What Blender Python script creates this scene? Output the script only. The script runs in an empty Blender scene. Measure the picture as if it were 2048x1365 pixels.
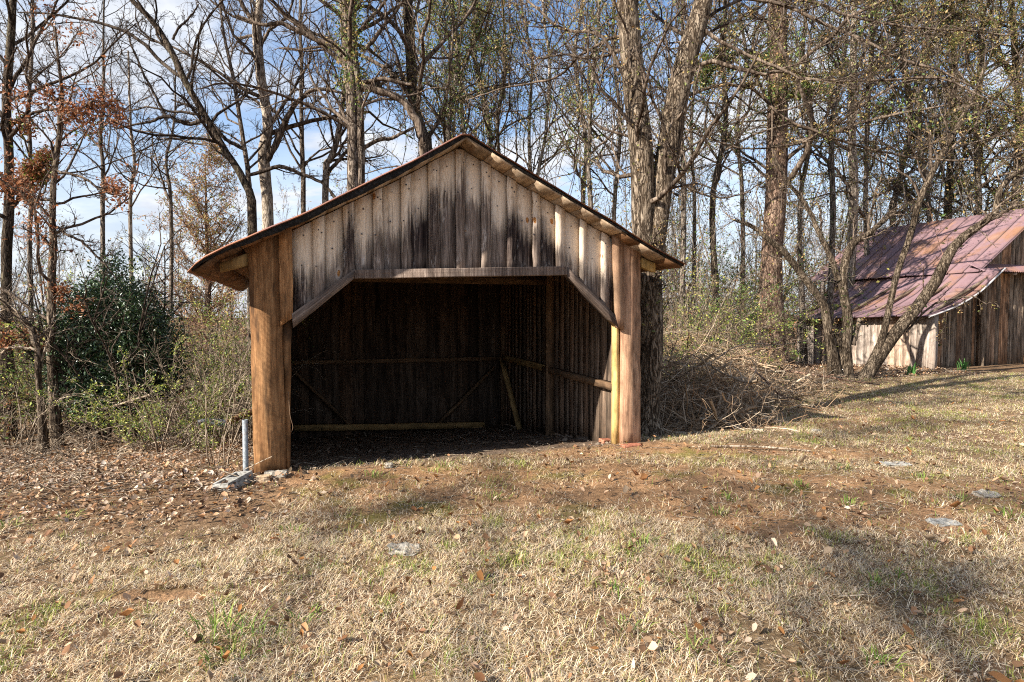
import bpy, math
import numpy as np
from mathutils import Vector

sc = bpy.context.scene
COL = sc.collection
rng = np.random.default_rng(11)
PI = math.pi

# ------------------------------------------------------------------ camera
F, CX, CY = 1200.0, 1024.0, 682.5
CAMZ, PITCH = 1.6, math.atan(56.5 / 1200.0)
cd = bpy.data.cameras.new('camera'); cam = bpy.data.objects.new('camera', cd); COL.objects.link(cam)
cam.location = (0, 0, CAMZ); cam.rotation_euler = (PI / 2 - PITCH, 0, 0)
cd.sensor_width = 36; cd.lens = 36 * F / 2048; cd.clip_end = 2000; cd.clip_start = 0.05
sc.camera = cam

def ray(px, py):
    u = (px - CX) / F; v = (CY - py) / F
    c, s = math.cos(PITCH), math.sin(PITCH)
    return np.array([u, c + v * s, -s + v * c])

def tp(px, py, Y):                      # the point at depth Y that is seen at a photo pixel
    r = ray(px, py); t = Y / r[1]
    return np.array([r[0] * t, Y, CAMZ + r[2] * t])

def on_z(px, py, z=0.0):
    r = ray(px, py); t = (z - CAMZ) / r[2]
    return np.array([r[0] * t, r[1] * t, z])

SO = on_z(578, 945); SR = on_z(1240, 890)
ES = (SR - SO) / np.linalg.norm(SR - SO); ED = np.array([-ES[1], ES[0], 0.0])
UP = np.array([0, 0, 1.0])

def sd(x, y):
    dx, dy = x - SO[0], y - SO[1]
    return dx * ES[0] + dy * ES[1], dx * ED[0] + dy * ED[1]

def sstep(a, b, x):
    t = np.clip((x - a) / (b - a), 0, 1); return t * t * (3 - 2 * t)

def hsh(i, j, k):
    a = np.sin(i * 127.1 + j * 311.7 + k * 74.7) * 43758.5453
    return a - np.floor(a)

def vnoise(x, y, k=0):
    i, j = np.floor(x), np.floor(y); fx, fy = x - i, y - j
    fx = fx * fx * (3 - 2 * fx); fy = fy * fy * (3 - 2 * fy)
    a = hsh(i, j, k) * (1 - fx) + hsh(i + 1, j, k) * fx
    b = hsh(i, j + 1, k) * (1 - fx) + hsh(i + 1, j + 1, k) * fx
    return a * (1 - fy) + b * fy

def fbm(x, y, k=0, o=4):
    s = 0; a = .5; n = 0
    for q in range(o):
        s = s + a * vnoise(x * 2 ** q, y * 2 ** q, k + q * 7); n += a; a *= .55
    return s / n

def H(x, y):                            # terrain height
    s, d = sd(x, y)
    dd = np.maximum(d, 0)
    fall = -1.0 * (1 - np.exp(-.17 * dd)) * (1 - sstep(4.5, 12, s))
    fall = fall - .05 * np.maximum(d - 6.5, 0) * sstep(9, 12, s) * (1 - sstep(40, 60, d)) - .06 * np.clip(-s - 3, 0, 15) * sstep(-2, 3, d)
    r = np.sqrt(x * x + y * y)
    und = (fbm(x * .5, y * .5, 3) - .5) * .10 * sstep(1.5, 5, r) * (1 - .8 * np.exp(-((s - 1.8) / 2.6) ** 2 - (d / 1.2) ** 2))
    return fall + und

def H1(x, y): return float(H(np.array([x], float), np.array([y], float))[0])

def gp(px, py):
    z = 0.0
    for _ in range(12):
        p = on_z(px, py, z); z = .5 * z + .5 * H1(p[0], p[1])
    return np.array([p[0], p[1], H1(p[0], p[1])])

# ------------------------------------------------------------------ mesh builder
class MB:
    def __init__(self): self.v = []; self.q = []; self.t = []; self.n = 0; self.b = []; self.c = []
    def add(self, v, q=None, t=None, bco=None, col=None):
        v = np.asarray(v, float).reshape(-1, 3); m = len(v)
        self.v.append(v)
        if q is not None and len(q): self.q.append(np.asarray(q, np.int64).reshape(-1, 4) + self.n)
        if t is not None and len(t): self.t.append(np.asarray(t, np.int64).reshape(-1, 3) + self.n)
        self.b.append(np.zeros((m, 3)) if bco is None else np.broadcast_to(np.asarray(bco, float), (m, 3)))
        self.c.append(np.zeros((m, 3)) if col is None else np.broadcast_to(np.asarray(col, float), (m, 3)))
        self.n += m
    def mesh(self, name, mat, smooth=False, bco=True, col=True, origin=None):
        me = bpy.data.meshes.new(name)
        V = np.concatenate(self.v).astype(np.float32)
        if origin is not None: V = V - np.asarray(origin, np.float32)
        q = np.concatenate(self.q) if self.q else np.zeros((0, 4), np.int64)
        t = np.concatenate(self.t) if self.t else np.zeros((0, 3), np.int64)
        me.vertices.add(len(V)); me.vertices.foreach_set('co', V.ravel())
        L = np.concatenate([q.ravel(), t.ravel()]).astype(np.int32)
        me.loops.add(len(L)); me.loops.foreach_set('vertex_index', L)
        me.polygons.add(len(q) + len(t))
        st = np.concatenate([np.arange(len(q)) * 4, len(q) * 4 + np.arange(len(t)) * 3]).astype(np.int32)
        me.polygons.foreach_set('loop_start', st)
        if smooth: me.polygons.foreach_set('use_smooth', np.ones(len(st), bool))
        me.update(calc_edges=True)
        for on, nm, arr in ((bco, 'bco', self.b), (col, 'col', self.c)):
            if on:
                a = me.attributes.new(nm, 'FLOAT_VECTOR', 'POINT')
                a.data.foreach_set('vector', np.concatenate(arr).astype(np.float32).ravel())
        me.materials.append(mat)
        return me
    def build(self, name, mat, parent=None, smooth=False, label=None, cat=None, group=None, kind=None, bco=True, col=True, origin=None):
        me = self.mesh(name, mat, smooth, bco, col, origin)
        o = bpy.data.objects.new(name, me); COL.objects.link(o)
        if parent is not None:
            o.parent = parent
            o.location = -np.asarray(parent.location) + (0 if origin is None else np.asarray(origin))
        elif origin is not None: o.location = origin
        tag(o, label, cat, group, kind)
        return o

def tag(o, label=None, cat=None, group=None, kind=None):
    if label: o['label'] = label
    if cat: o['category'] = cat
    if group: o['group'] = group
    if kind: o['kind'] = kind

def thing(name, label, cat, loc, group=None):
    o = bpy.data.objects.new(name, None); COL.objects.link(o); o.location = tuple(loc); o.empty_display_size = .2
    tag(o, label, cat, group); return o

def norm(a):
    return a / np.maximum(np.linalg.norm(a, axis=-1, keepdims=True), 1e-9)

def tubes(mb, P, R, S, jitter=0.0, col=None):
    P = np.asarray(P, float); R = np.asarray(R, float)
    N, K, _ = P.shape
    T = norm(np.gradient(P, axis=1)); D = np.abs(P[:, -1] - P[:, 0])
    ref = np.zeros((N, 3)); ref[np.arange(N), np.argmin(D, axis=1)] = 1
    A = norm(np.cross(T, ref[:, None, :])); B = np.cross(T, A)
    an = np.arange(S) * 2 * PI / S
    rr = np.repeat(R[:, :, None], S, 2)
    if jitter:
        ja = vnoise(np.cos(an)[None, None] * 2.3 + np.arange(N)[:, None, None] * 9, np.arange(K)[None, :, None] * .45 + np.sin(an)[None, None] * 2.3, 5)
        rr = rr * (1 + jitter * (ja - .5) * 2)
    V = P[:, :, None] + rr[..., None] * (A[:, :, None] * np.cos(an)[None, None, :, None] + B[:, :, None] * np.sin(an)[None, None, :, None])
    base = np.arange(N)[:, None, None] * K * S + np.arange(K - 1)[None, :, None] * S
    j = np.arange(S)[None, None]; j2 = (j + 1) % S
    q = np.stack([base + j, base + j2, base + S + j2, base + S + j], -1).reshape(-1, 4)
    c = None
    if col is not None: c = np.repeat(np.asarray(col, float), K * S, 0)
    mb.add(V.reshape(-1, 3), q, col=c)

def grow(P, R, n, u0, u1, lr, ang, K, up=.15, curl=.25, rr=.55, rmin=.003, flat=1.0):
    N, Kp, _ = P.shape
    L = np.linalg.norm(np.diff(P, axis=1), axis=2).sum(1)
    u = u0 + (u1 - u0) * (np.arange(n)[None] + rng.random((N, n))) / n
    x = np.clip(u, 0, .999) * (Kp - 1); i = np.floor(x).astype(int); f = (x - i)[..., None]
    ar = np.arange(N)[:, None]
    S = P[ar, i] * (1 - f) + P[ar, i + 1] * f; T = norm(P[ar, i + 1] - P[ar, i])
    Rs = R[ar, i] * (1 - f[..., 0]) + R[ar, i + 1] * f[..., 0]
    Q = rng.normal(size=(N, n, 3)); Q[..., 2] *= flat; Q -= (Q * T).sum(-1, keepdims=True) * T; Q = norm(Q)
    a = np.radians(rng.uniform(ang[0], ang[1], (N, n)))[..., None]
    D = T * np.cos(a) + Q * np.sin(a); D[..., 2] += up; D = norm(D)
    ln = L[:, None] * lr * (1 - .55 * u) * rng.uniform(.55, 1.3, (N, n))
    M = N * n; D = D.reshape(M, 3); S = S.reshape(M, 3); ln = ln.reshape(M)
    out = np.zeros((M, K, 3)); out[:, 0] = S
    for k in range(1, K):
        D = D + rng.normal(size=(M, 3)) * curl; D[:, 2] += up * .5; D = norm(D)
        out[:, k] = out[:, k - 1] + D * (ln / (K - 1))[:, None]
    r0 = np.maximum(np.minimum(Rs.reshape(M) * rr, .006 + ln * .014), rmin)
    RR = r0[:, None] * np.linspace(1, .3, K)[None]
    return out, np.maximum(RR, rmin * .6)

def smooth_path(pts, K):
    p = np.asarray(pts, float)
    if len(p) < 3:
        t = np.linspace(0, 1, K)[:, None]; return p[0] * (1 - t) + p[-1] * t
    q = np.vstack([2 * p[0] - p[1], p, 2 * p[-1] - p[-2]]); out = []
    n = len(p) - 1
    for t in np.linspace(0, n - 1e-6, K):
        i = int(t); f = t - i; a, b, c, d = q[i], q[i + 1], q[i + 2], q[i + 3]
        out.append(.5 * (2 * b + (c - a) * f + (2 * a - 5 * b + 4 * c - d) * f * f + (3 * b - a - 3 * c + d) * f ** 3))
    return np.array(out)

def leaf_quads(mb, P, size, cols, lay=0.0, aspect=.5, curl=.25):
    n = len(P); d = norm(rng.normal(size=(n, 3)) * np.array([1, 1, 1 - lay])); r = norm(rng.normal(size=(n, 3)) + np.array([0, 0, 3.0 * lay]))
    s = norm(np.cross(d, r)); nn = np.cross(d, s)
    L = (size * rng.uniform(.6, 1.35, n))[:, None]; w = L * aspect * .5
    a = P; b = P + d * L * .45 + s * w + nn * L * curl * .5; c = P + d * L; e = P + d * L * .45 - s * w + nn * L * curl * .5
    V = np.stack([a, b, c, e], 1).reshape(-1, 3)
    i = np.arange(n)[:, None] * 4
    t = np.concatenate([i + [0, 1, 2], i + [0, 2, 3]], 1).reshape(-1, 3)
    mb.add(V, t=t, col=np.repeat(cols, 4, 0))

def palette(n, cols, var=.2):
    c = np.asarray(cols, float); k = rng.integers(0, len(c), n)
    return np.clip(c[k] * rng.uniform(1 - var, 1 + var, (n, 1)), 0, 1)

def plank(mb, bl, br, tl, tr, out, T, n=6, jit=.003, seed=None, col=None):
    """a sawn board between four corners of its front face; 'out' is the unit front normal, T its thickness"""
    bl, br, tl, tr = [np.asarray(p, float) for p in (bl, br, tl, tr)]
    out = np.asarray(out, float)
    f = np.linspace(0, 1, n + 1)[:, None]
    Lp = bl * (1 - f) + tl * f; Rp = br * (1 - f) + tr * f
    ac = norm(br - bl)
    jl = rng.normal(0, jit, (n + 1, 1)); jr = rng.normal(0, jit, (n + 1, 1)); jo = rng.normal(0, jit * .25, (n + 1, 1))
    Lp = Lp + ac * jl + out * jo; Rp = Rp + ac * jr + out * jo
    V = np.stack([Lp, Rp, Rp - out * T, Lp - out * T], 1).reshape(-1, 3)
    q = []
    for k in range(n):
        a = k * 4; b = a + 4
        for i in range(4):
            j = (i + 1) % 4; q.append([a + i, a + j, b + j, b + i])
    q.append([3, 2, 1, 0]); a = n * 4; q.append([a, a + 1, a + 2, a + 3])
    W = np.linalg.norm(br - bl); ll = np.linalg.norm(tl - bl); sd_ = rng.random() * 60 if seed is None else seed
    bc = np.zeros((n + 1, 4, 3)); bc[:, :, 1] = (f * ll); bc[:, 1:3, 0] = W; bc[:, 2:, 0] += T; bc[:, :, 2] = sd_
    mb.add(V, q, bco=bc.reshape(-1, 3), col=col if col is None or np.ndim(col) == 1 else np.repeat(np.asarray(col), 4, 0))

def bar(mb, p0, p1, w, h, up=UP, n=6, jit=.003):
    """squared timber from p0 to p1"""
    p0, p1 = np.asarray(p0, float), np.asarray(p1, float)
    a = norm(p1 - p0); side = norm(np.cross(a, up)); o = np.cross(side, a)
    plank(mb, p0 - side * w / 2 + o * h / 2, p0 + side * w / 2 + o * h / 2, p1 - side * w / 2 + o * h / 2, p1 + side * w / 2 + o * h / 2, o, h, n, jit)

# ------------------------------------------------------------------ materials
def new_mat(name):
    m = bpy.data.materials.new(name); m.use_nodes = True; nt = m.node_tree; nt.nodes.clear()
    return m, nt
class NT:
    def __init__(s, nt): s.nt = nt
    def n(s, typ, **kw):
        nd = s.nt.nodes.new(typ)
        for k, v in kw.items():
            if k.startswith('i_'):
                key = k[2:]; key = int(key) if key.isdigit() else key.replace('_', ' ')
                s.put(nd.inputs[key], v)
            else: setattr(nd, k, v)
        return nd
    def put(s, sock, v):
        if isinstance(v, bpy.types.NodeSocket): s.nt.links.new(v, sock)
        else:
            if isinstance(v, (tuple, list)) and len(v) == 3 and sock.type == 'RGBA': v = (*v, 1)
            sock.default_value = v
    def noise(s, vec, scale, detail=4, rough=.6, dim='3D', dist=0.0):
        return s.n('ShaderNodeTexNoise', noise_dimensions=dim, i_Vector=vec, i_Scale=scale, i_Detail=detail, i_Roughness=rough, i_Distortion=dist).outputs['Fac']
    def map(s, vec, scale, loc=(0, 0, 0)):
        return s.n('ShaderNodeMapping', i_Vector=vec, i_Scale=scale, i_Location=loc).outputs[0]
    def ramp(s, fac, stops, interp='LINEAR'):
        r = s.n('ShaderNodeValToRGB', i_Fac=fac); cr = r.color_ramp; cr.interpolation = interp
        while len(cr.elements) < len(stops): cr.elements.new(.5)
        for e, (p, c) in zip(cr.elements, stops):
            e.position = p; e.color = (*c, 1) if not np.isscalar(c) else (c, c, c, 1)
        return r.outputs[0]
    def mix(s, fac, a, b, mode='MIX'):
        m = s.n('ShaderNodeMix', data_type='RGBA', blend_type=mode)
        s.put(m.inputs[0], fac); s.put(m.inputs[6], a); s.put(m.inputs[7], b); return m.outputs[2]
    def math(s, op, a, b=0.0, clamp=False):
        m = s.n('ShaderNodeMath', operation=op, use_clamp=clamp); s.put(m.inputs[0], a); s.put(m.inputs[1], b); return m.outputs[0]
    def range(s, v, a, b, c=0.0, d=1.0):
        m = s.n('ShaderNodeMapRange', interpolation_type='SMOOTHSTEP'); s.put(m.inputs[0], v)
        for k, x in enumerate((a, b, c, d)): s.put(m.inputs[k + 1], x)
        return m.outputs[0]
    def attr(s, name): return s.n('ShaderNodeAttribute', attribute_name=name).outputs['Vector']
    def out(s, col, rough=.85, spec=.2, bump=None, bs=.4, bd=.01, metal=0.0, transl=None):
        p = s.n('ShaderNodeBsdfPrincipled'); s.put(p.inputs['Base Color'], col); s.put(p.inputs['Roughness'], rough)
        s.put(p.inputs['Specular IOR Level'], spec); s.put(p.inputs['Metallic'], metal)
        if bump is not None:
            b = s.n('ShaderNodeBump', i_Strength=bs, i_Distance=bd, i_Height=bump); s.put(p.inputs['Normal'], b.outputs[0])
        o = s.n('ShaderNodeOutputMaterial'); sh = p.outputs[0]
        if transl is not None:
            t = s.n('ShaderNodeBsdfTranslucent', i_Color=col); mx = s.n('ShaderNodeMixShader', i_0=transl); s.put(mx.inputs[1], sh); s.put(mx.inputs[2], t.outputs[0]); sh = mx.outputs[0]
        s.nt.links.new(sh, o.inputs[0])

def wood(name, cols, stain=None, stain_amt=.5, sx=45, sy=2.2, bs=.6, bd=.004, rough=.85, saw=0.0, hue=None):
    m, nt = new_mat(name); g = NT(nt)
    b = g.attr('bco')
    seed = g.n('ShaderNodeSeparateXYZ', i_0=b).outputs[2]
    grain = g.noise(g.map(b, (sx, sy, 1)), 1.0, 5, .65, dist=.6)
    fine = g.noise(g.map(b, (sx * 4, sy * 3, 1)), 1.0, 3, .6)
    big = g.noise(g.map(b, (4.5, .9, 1)), 1.0, 3, .6)
    k = g.math('ADD', g.math('MULTIPLY', grain, .55), g.math('ADD', g.math('MULTIPLY', fine, .2), g.math('MULTIPLY', big, .25)))
    c = g.ramp(k, [(.33, cols[0]), (.47, cols[1]), (.62, cols[2])])
    hs = g.n('ShaderNodeTexWhiteNoise', noise_dimensions='1D'); g.put(hs.inputs['W'], seed)
    c = g.mix(1.0, c, g.ramp(hs.outputs[0], [(0, .62), (1, 1.2)]), 'MULTIPLY')
    if hue is not None: c = g.mix(g.range(hs.outputs[0], .55, .95, 0, .8), c, g.mix(1.0, c, hue, 'MULTIPLY'))
    blo = g.noise(g.map(b, (9, 3.5, 1), (8, 2, 1)), 1.0, 6, .72)
    c = g.mix(1.0, c, g.ramp(blo, [(.32, .5), (.5, 1.0), (.68, 1.4)]), 'MULTIPLY')
    if stain is not None:
        st = g.range(g.noise(g.map(b, (6, .9, 1), (3, 5, 2)), 1.0, 5, .7), .5, .68)
        c = g.mix(g.math('MULTIPLY', st, stain_amt), c, stain)
    h = k
    if saw:
        w = g.n('ShaderNodeTexWave', wave_type='BANDS', bands_direction='Y', i_Vector=b, i_Scale=28.0, i_Distortion=3.0, i_Detail=2.0)
        g.put(w.inputs['Detail Scale'], 2.0)
        h = g.math('ADD', k, g.math('MULTIPLY', w.outputs['Fac'], saw * .35))
        c = g.mix(g.math('MULTIPLY', w.outputs['Fac'], saw * .3), c, g.mix(1.0, c, (.55, .5, .45), 'MULTIPLY'))
    g.out(c, rough, .15, h, bs, bd)
    return m

def gable_wood():
    """pine boards: pale where the eave kept the rain off, blackened in streaks lower down, orange knots"""
    m, nt = new_mat('weathered_gable_boards'); g = NT(nt)
    b = g.attr('bco'); a = g.n('ShaderNodeSeparateXYZ', i_0=g.attr('col'))
    prot, sc_, ht = a.outputs            # depth below the rake, -1..1 along the wall, height above the header
    seed = g.n('ShaderNodeSeparateXYZ', i_0=b).outputs[2]
    hs = g.n('ShaderNodeTexWhiteNoise', noise_dimensions='1D'); g.put(hs.inputs['W'], seed); rnd = hs.outputs[0]
    grain = g.noise(g.map(b, (42, 1.6, 1)), 1.0, 5, .65, dist=.9)
    rings = g.n('ShaderNodeTexWave', wave_type='RINGS', rings_direction='Z', i_Vector=g.map(b, (11, 1.1, 1), (-.7, 0, 0)), i_Scale=2.6, i_Distortion=4.0, i_Detail=2.0).outputs['Fac']
    fine = g.noise(g.map(b, (150, 7, 1)), 1.0, 3, .6)
    streak = g.noise(g.map(b, (20, .55, 1), (7, 1, 0)), 1.0, 4, .65)
    patch = g.noise(g.map(b, (7, 1.7, 1), (1, 9, 0)), 1.0, 4, .6)
    pale = g.ramp(g.math('ADD', g.math('MULTIPLY', grain, .8), g.math('MULTIPLY', rings, .14)), [(.2, (.46, .34, .23)), (.45, (.73, .59, .45)), (.7, (.82, .70, .56))])
    dark = g.ramp(g.math('ADD', g.math('MULTIPLY', grain, .75), g.math('MULTIPLY', fine, .3)), [(.40, (.008, .005, .005)), (.54, (.030, .020, .018)), (.76, (.17, .125, .105))])
    grey = g.ramp(g.math('ADD', g.math('MULTIPLY', grain, .7), g.math('MULTIPLY', fine, .35)), [(.35, (.045, .032, .026)), (.5, (.20, .148, .115)), (.68, (.44, .35, .285))])
    # how far the rain reached: streaky front
    st2 = g.noise(g.map(b, (60, 1.4, 1), (2, 8, 3)), 1.0, 4, .7)
    lim = g.math('ADD', g.math('ADD', g.math('MULTIPLY', streak, .75), g.math('MULTIPLY', st2, .55)), g.math('MULTIPLY', patch, .75))
    lim = g.math('SUBTRACT', g.math('ADD', lim, g.math('MULTIPLY', rnd, .36)), .37)
    front = g.math('SUBTRACT', prot, g.math('SUBTRACT', lim, g.math('MULTIPLY', g.math('SUBTRACT', 1.0, g.math('ABSOLUTE', sc_)), .14)))
    k = g.range(front, -.42, -.06)
    c = g.mix(k, pale, dark)
    c = g.mix(g.math('MULTIPLY', g.math('MULTIPLY', k, g.range(st2, .54, .70)), .7), c, grey)
    low = g.math('MULTIPLY', g.range(ht, .34, .0), g.range(patch, .42, .62))
    c = g.mix(g.math('MULTIPLY', low, .8), c, grey)
    c = g.mix(g.math('MULTIPLY', g.range(rnd, .55, .75), g.math('MULTIPLY', k, .75)), c, grey)
    # pale lichen flares
    fl = g.range(g.noise(g.map(b, (10, 2.4, 1), (4, 4, 4)), 1.0, 6, .75), .57, .72)
    c = g.mix(g.math('MULTIPLY', fl, .7), c, (.60, .53, .47))
    v = g.n('ShaderNodeTexVoronoi', i_Vector=g.map(b, (6.5, 3.2, 1)), i_Scale=1.0, i_Randomness=.8)
    g.put(v.inputs['Vector'], g.map(b, (6.5, 3.4, 1)))
    vc = g.n('ShaderNodeSeparateXYZ', i_0=v.outputs['Color']).outputs[0]
    knot = g.math('MULTIPLY', g.range(v.outputs['Distance'], .15, .10), g.math('LESS_THAN', vc, .34))
    ring = g.math('MULTIPLY', g.range(v.outputs['Distance'], .34, .12), g.math('LESS_THAN', vc, .34))
    c = g.mix(g.math('MULTIPLY', ring, .5), c, (.6, .5, .42))
    c = g.mix(knot, c, g.ramp(g.noise(b, 90, 2), [(.4, (.16, .05, .015)), (.6, (.55, .27, .09))]))
    hgt = g.math('ADD', grain, g.math('MULTIPLY', fine, .3))
    g.out(c, .85, .12, hgt, .7, .004)
    return m

def bark(name, c0, c1, c2, sc_=1.0, moss=None, bd=.03, bs=1.0):
    m, nt = new_mat(name); g = NT(nt)
    co = g.n('ShaderNodeTexCoord').outputs['Object']
    rg = g.noise(g.map(co, (24 * sc_, 24 * sc_, 3.2 * sc_)), 1.0, 5, .62, dist=1.0)
    fur = g.math('ABSOLUTE', g.math('SUBTRACT', g.noise(g.map(co, (17 * sc_, 17 * sc_, 3.6 * sc_), (3, 1, 2)), 1.0, 3, .55, dist=1.6), .5))
    furm = g.range(fur, .012, .075)
    fn = g.noise(g.map(co, (60 * sc_, 60 * sc_, 22 * sc_)), 1.0, 4, .7)
    pt = g.noise(g.map(co, (2.2, 2.2, 1.1)), 1.0, 3, .6)
    k = g.math('ADD', g.math('MULTIPLY', rg, .5), g.math('ADD', g.math('MULTIPLY', pt, .25), g.math('MULTIPLY', fn, .25)))
    c = g.ramp(k, [(.38, c0), (.49, c1), (.60, c2)])
    if moss is not None: c = g.mix(g.math('MULTIPLY', g.range(pt, .5, .7), .7), c, moss)
    c = g.mix(furm, g.mix(1.0, c, (.28, .25, .23), 'MULTIPLY'), c)
    g.out(c, .95, .08, g.math('ADD', g.math('MULTIPLY', furm, .6), g.math('MULTIPLY', fn, .4)), bs, bd)
    return m

def leafmat(name, tr=.35, rough=.55, spec=.3):
    m, nt = new_mat(name); g = NT(nt)
    g.out(g.attr('col'), rough, spec, transl=tr); return m

M = {}
M['gable'] = gable_wood()
M['post'] = wood('rough_sawn_post_wood', [(.08, .037, .015), (.235, .115, .048), (.44, .24, .108)], (.035, .02, .012), .85, 30, 1.4, .8, .004, saw=.8)
M['post_pale'] = wood('sawn_pink_pine', [(.15, .08, .047), (.33, .19, .115), (.48, .305, .19)], (.09, .05, .03), .8, 28, 1.4, .7, .004, saw=.7)
M['new_pine'] = wood('yellow_new_pine', [(.30, .19, .065), (.46, .31, .115), (.55, .39, .175)], (.2, .11, .04), .5, 26, 1.2, .3, .002)
M['trim'] = wood('grey_brown_trim_wood', [(.035, .024, .02), (.16, .115, .09), (.34, .265, .215)], (.03, .02, .017), .5, 55, 1.5, .9, .005)
M['sheath'] = wood('pale_sheathing_wood', [(.22, .14, .08), (.40, .285, .185), (.52, .40, .285)], (.10, .05, .025), .8, 26, 1.3, .5, .003)
M['sheath_dark'] = wood('old_brown_sheathing', [(.05, .025, .012), (.15, .075, .035), (.28, .15, .075)], (.02, .012, .008), .6, 26, 1.3, .5, .003)
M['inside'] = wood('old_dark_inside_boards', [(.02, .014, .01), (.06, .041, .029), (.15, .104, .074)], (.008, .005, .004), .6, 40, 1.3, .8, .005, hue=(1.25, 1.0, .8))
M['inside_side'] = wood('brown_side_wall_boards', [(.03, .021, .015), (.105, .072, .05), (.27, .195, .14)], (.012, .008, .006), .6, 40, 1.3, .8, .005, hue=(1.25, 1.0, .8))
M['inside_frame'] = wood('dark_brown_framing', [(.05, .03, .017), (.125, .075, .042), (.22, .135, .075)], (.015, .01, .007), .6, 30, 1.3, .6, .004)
M['girt_new'] = wood('tan_girt_wood', [(.14, .085, .03), (.24, .15, .06), (.32, .21, .09)], (.05, .03, .015), .5, 26, 1.2, .4, .003)
M['barn'] = wood('silver_barn_boards', [(.12, .085, .065), (.34, .27, .22), (.54, .46, .39)], (.07, .048, .035), .55, 32, 1.1, .7, .005, hue=(.9, .72, .55))
M['barn_brown'] = wood('brown_barn_boards', [(.025, .017, .012), (.12, .085, .058), (.42, .32, .23)], (.010, .008, .006), .85, 22, .9, .7, .005, hue=(1.3, .85, .55))
M['log'] = bark('log_bark', (.08, .045, .025), (.24, .14, .08), (.38, .25, .15), 1.0)

def felt():
    m, nt = new_mat('black_roofing_felt'); g = NT(nt)
    co = g.n('ShaderNodeTexCoord').outputs['Object']
    n = g.noise(co, 30, 4); g.out(g.ramp(n, [(.45, (.006, .006, .007)), (.7, (.03, .03, .033))]), .8, .3, n, .8, .02); return m
M['felt'] = felt()

def roof_metal(name, c_mauve, c_rust, amt, sc_=1.0):
    m, nt = new_mat(name); g = NT(nt)
    co = g.n('ShaderNodeTexCoord').outputs['Object']; b = g.attr('bco')
    n1 = g.noise(co, 1.1 * sc_, 5, .65); n2 = g.noise(co, 6.5 * sc_, 5, .7); n3 = g.noise(g.map(b, (9, .8, 1)), 1.0, 4, .6)
    c = g.mix(g.range(g.math('ADD', g.math('MULTIPLY', n1, .6), g.math('MULTIPLY', n3, .4)), .46 + amt, .60 + amt), c_mauve, c_rust)
    c = g.mix(g.range(n2, .5, .75, 0, .55), c, g.mix(1.0, c, (.62, .5, .48), 'MULTIPLY'))
    c = g.mix(g.range(n3, .55, .75, 0, .35), c, (.36, .29, .285))
    c = g.mix(g.math('MULTIPLY', g.n('ShaderNodeSeparateXYZ', i_0=g.attr('col')).outputs[0], .9), c, (.03, .018, .018))
    g.out(c, .6, .35, n2, .15, .004, .15); return m
M['barn_roof'] = roof_metal('rusty_mauve_roof_sheet', (.225, .14, .15), (.27, .14, .085), .02)
M['shed_roof'] = roof_metal('rust_red_roof_sheet', (.22, .11, .09), (.28, .12, .06), -.04)
M['roof_grey'] = roof_metal('dull_roof_sheet', (.15, .11, .10), (.22, .12, .08), .05)

def plain(name, c0, c1, scale=20, rough=.8, spec=.3, metal=0.0, bs=.4, bd=.01):
    m, nt = new_mat(name); g = NT(nt)
    co = g.n('ShaderNodeTexCoord').outputs['Object']
    n = g.noise(co, scale, 5, .65); g.out(g.ramp(n, [(.38, c0), (.62, c1)]), rough, spec, n, bs, bd, metal); return m
def galv():
    m, nt = new_mat('galvanised_pipe'); g = NT(nt); co = g.n('ShaderNodeTexCoord').outputs['Object']
    n = g.noise(co, 55, 5); r = g.noise(g.map(co, (16, 16, 5)), 1.0, 5, .7); c = g.ramp(n, [(.38, (.13, .145, .155)), (.62, (.25, .265, .275))]); z = g.n('ShaderNodeSeparateXYZ', i_0=co).outputs[2]
    c = g.mix(g.math('MULTIPLY', g.range(r, .52, .66), .8), c, (.16, .085, .045)); c = g.mix(g.range(g.math('ADD', z, g.math('MULTIPLY', r, .2)), .26, .14), c, (.14, .09, .055))
    g.out(c, .6, .4, n, .2, .003, .2); return m
M['galv'] = galv()
M['concrete'] = plain('grey_concrete', (.16, .15, .13), (.38, .365, .33), 22, bs=.8)
M['stone'] = plain('pale_stone', (.20, .17, .13), (.40, .36, .30), 40, bs=.9, bd=.02)
M['tan_brick'] = plain('tan_brick', (.42, .29, .17), (.58, .43, .28), 22)
M['red_brick'] = plain('red_brick', (.26, .09, .05), (.42, .17, .10), 22)
M['charcoal'] = plain('charred_wood', (.03, .03, .035), (.10, .10, .11), 18)
M['wire'] = plain('rusty_wire', (.12, .07, .04), (.2, .13, .08), 18)
M['white_edge'] = plain('bright_metal_edge', (.45, .42, .40), (.62, .60, .58), 8, .45, .5, .3)

M['bark_tan'] = bark('furrowed_tan_bark', (.042, .03, .021), (.15, .112, .078), (.33, .265, .195), 1.0)
M['bark_pine'] = bark('reddish_pine_bark', (.05, .03, .022), (.18, .115, .083), (.38, .27, .195), .8)
M['bark_grey'] = bark('grey_bark', (.05, .037, .028), (.18, .14, .108), (.37, .305, .24), .9)
M['bark_pale'] = bark('pale_smooth_bark', (.11, .084, .062), (.32, .26, .20), (.54, .455, .365), .6, bd=.008, bs=.5)
M['bark_dark'] = bark('dark_bark', (.02, .014, .01), (.075, .055, .04), (.17, .13, .095), 1.0, moss=(.16, .15, .09))
M['bark_mult'] = bark('lichened_grey_bark', (.028, .02, .014), (.10, .075, .052), (.25, .195, .14), .9)
M['twig'] = bark('twig_bark', (.045, .033, .025), (.115, .086, .064), (.24, .185, .14), .4, bd=.003)
M['bark_far'] = bark('far_grey_bark', (.06, .047, .037), (.185, .15, .118), (.36, .30, .24), .8)
M['far_twig'] = bark('far_grey_twig_bark', (.08, .065, .053), (.18, .148, .12), (.32, .27, .22), .4, bd=.003)
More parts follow.
